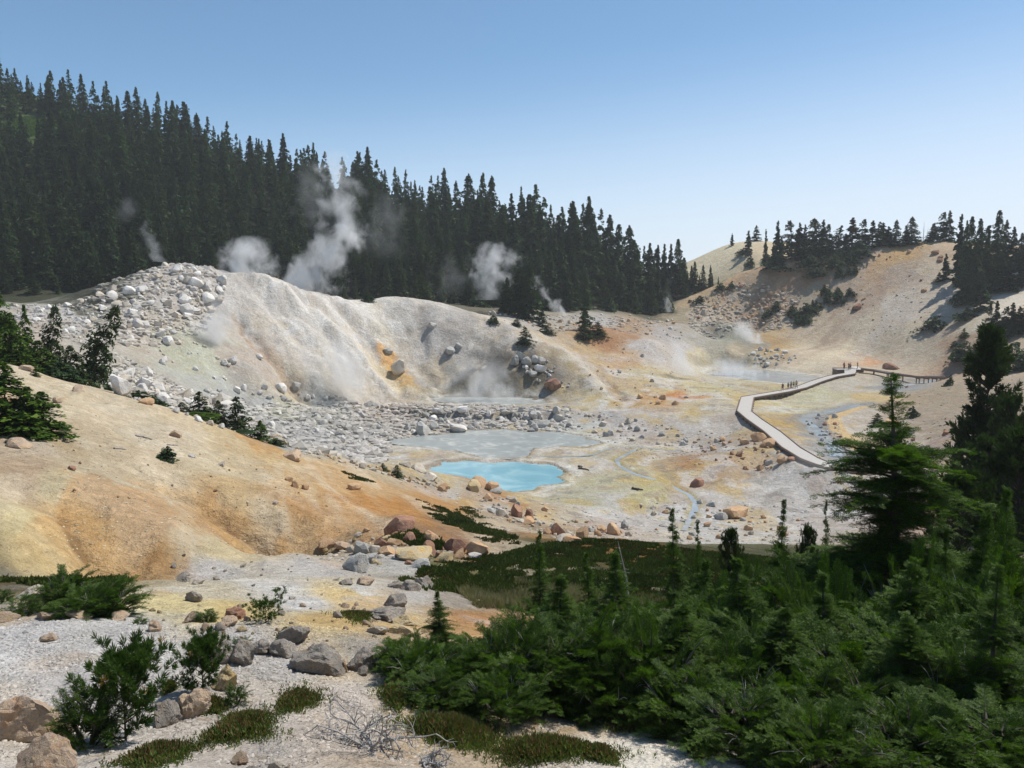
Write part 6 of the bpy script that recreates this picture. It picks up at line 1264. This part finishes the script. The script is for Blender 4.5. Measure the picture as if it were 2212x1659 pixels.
steam(335,398,149,100,70,'wide veil of steam over the lower middle face of the mound',[(0,.66),(.4,.52),(1,.35)],[(0,.25),(.4,.36),(.8,.28),(1,.1)],[(0,.8),(.6,.7),(1,0)],.30,.22,9,6,soft=.9)
steam(478,404,160,130,52,'steam rolling out of the dark crater above the small pond',[(0,.5),(.5,.52),(1,.5)],[(0,.42),(.4,.36),(.8,.34),(1,.15)],[(0,.9),(.4,.55),(.8,.35),(1,0)],.30,.28,10,7)
steam(490,300,214,74,58,'billowing grey-white steam against the forest left of the three conifers',[(0,.45),(.5,.55),(1,.55)],[(0,.20),(.45,.32),(.8,.30),(1,.1)],[(0,.35),(.4,.8),(.8,.7),(1,0)],.36,.32,11,8,0)
steam(450,300,212,60,50,'thin steam veil in front of the trees behind the pale dome',FL,[(0,.3),(.5,.35),(1,.2)],[(0,0),(.35,.5),(.6,.5),(1,0)],.05,.3,9,14,0)
steam(551,315,219,46,40,'bright white steam jet blowing left from the flat right of the three conifers',[(0,.80),(.3,.55),(.6,.30),(1,.18)],[(0,.18),(.3,.20),(.7,.15),(1,.1)],[(0,1),(.6,.9),(1,.2)],.55,.5,6,9,0.02)
steam(680,373,182,64,44,'steam drifting over the pale slope left of the far pond',[(0,.6),(.5,.42),(1,.3)],[(0,.3),(.5,.34),(1,.15)],[(0,.8),(.5,.6),(1,0)],.32,.26,9,10,soft=.9)
steam(735,375,200,86,20,'low white steam lying on the far pond',[(0,.45),(1,.35)],[(0,.45),(.5,.36),(1,.2)],[(0,1),(.5,.7),(1,0)],.4,.4,8,11,.1,soft=.8)
steam(748,341,222,46,24,'bright puff of steam in the grey crater beyond the far pond',[(0,.62),(.5,.45),(1,.35)],[(0,.28),(.5,.34),(1,.2)],[(0,1),(.6,.8),(1,0)],.40,.35,9,15,.1)
steam(668,312,262,22,36,'thin steam wisp before the trees in the dip',FL,[(0,.25),(.5,.3),(1,.2)],[(0,.8),(.6,.5),(1,0)],.14,.3,6,16,0)
steam(318,455,112,60,38,'faint steam over the grey rubble below the mound',[(0,.65),(1,.4)],[(0,.3),(.6,.3),(1,.2)],[(0,.6),(.6,.4),(1,0)],.09,.35,8,17,.05,soft=.9)
steam(815,478,92,110,34,'thin low steam drifting across the near end of the boardwalk',FL,[(0,.42),(.6,.4),(1,.2)],[(0,.5),(.5,.4),(1,0)],.055,.35,8,18,.05,soft=.9)

# ================================================================== thin smoky air over the whole valley
ztop = max(float(ZZ.max()), 140)+28
V,F = boxm(-4800,4800,-60,2460,float(ZZ.min())-1.5,ztop)
m = NT('valley_air'); pv = m.add('VolumePrincipled',{'Color':(.86,.90,.95,1),'Density':.0002,'Anisotropy':.25}); m.t.links.new(pv.outputs[0],m.out.inputs['Volume'])
tag(link('haze',mesh_np('haze',V,F,m.m)),'pale smoky haze filling the valley air','haze',kind='stuff')
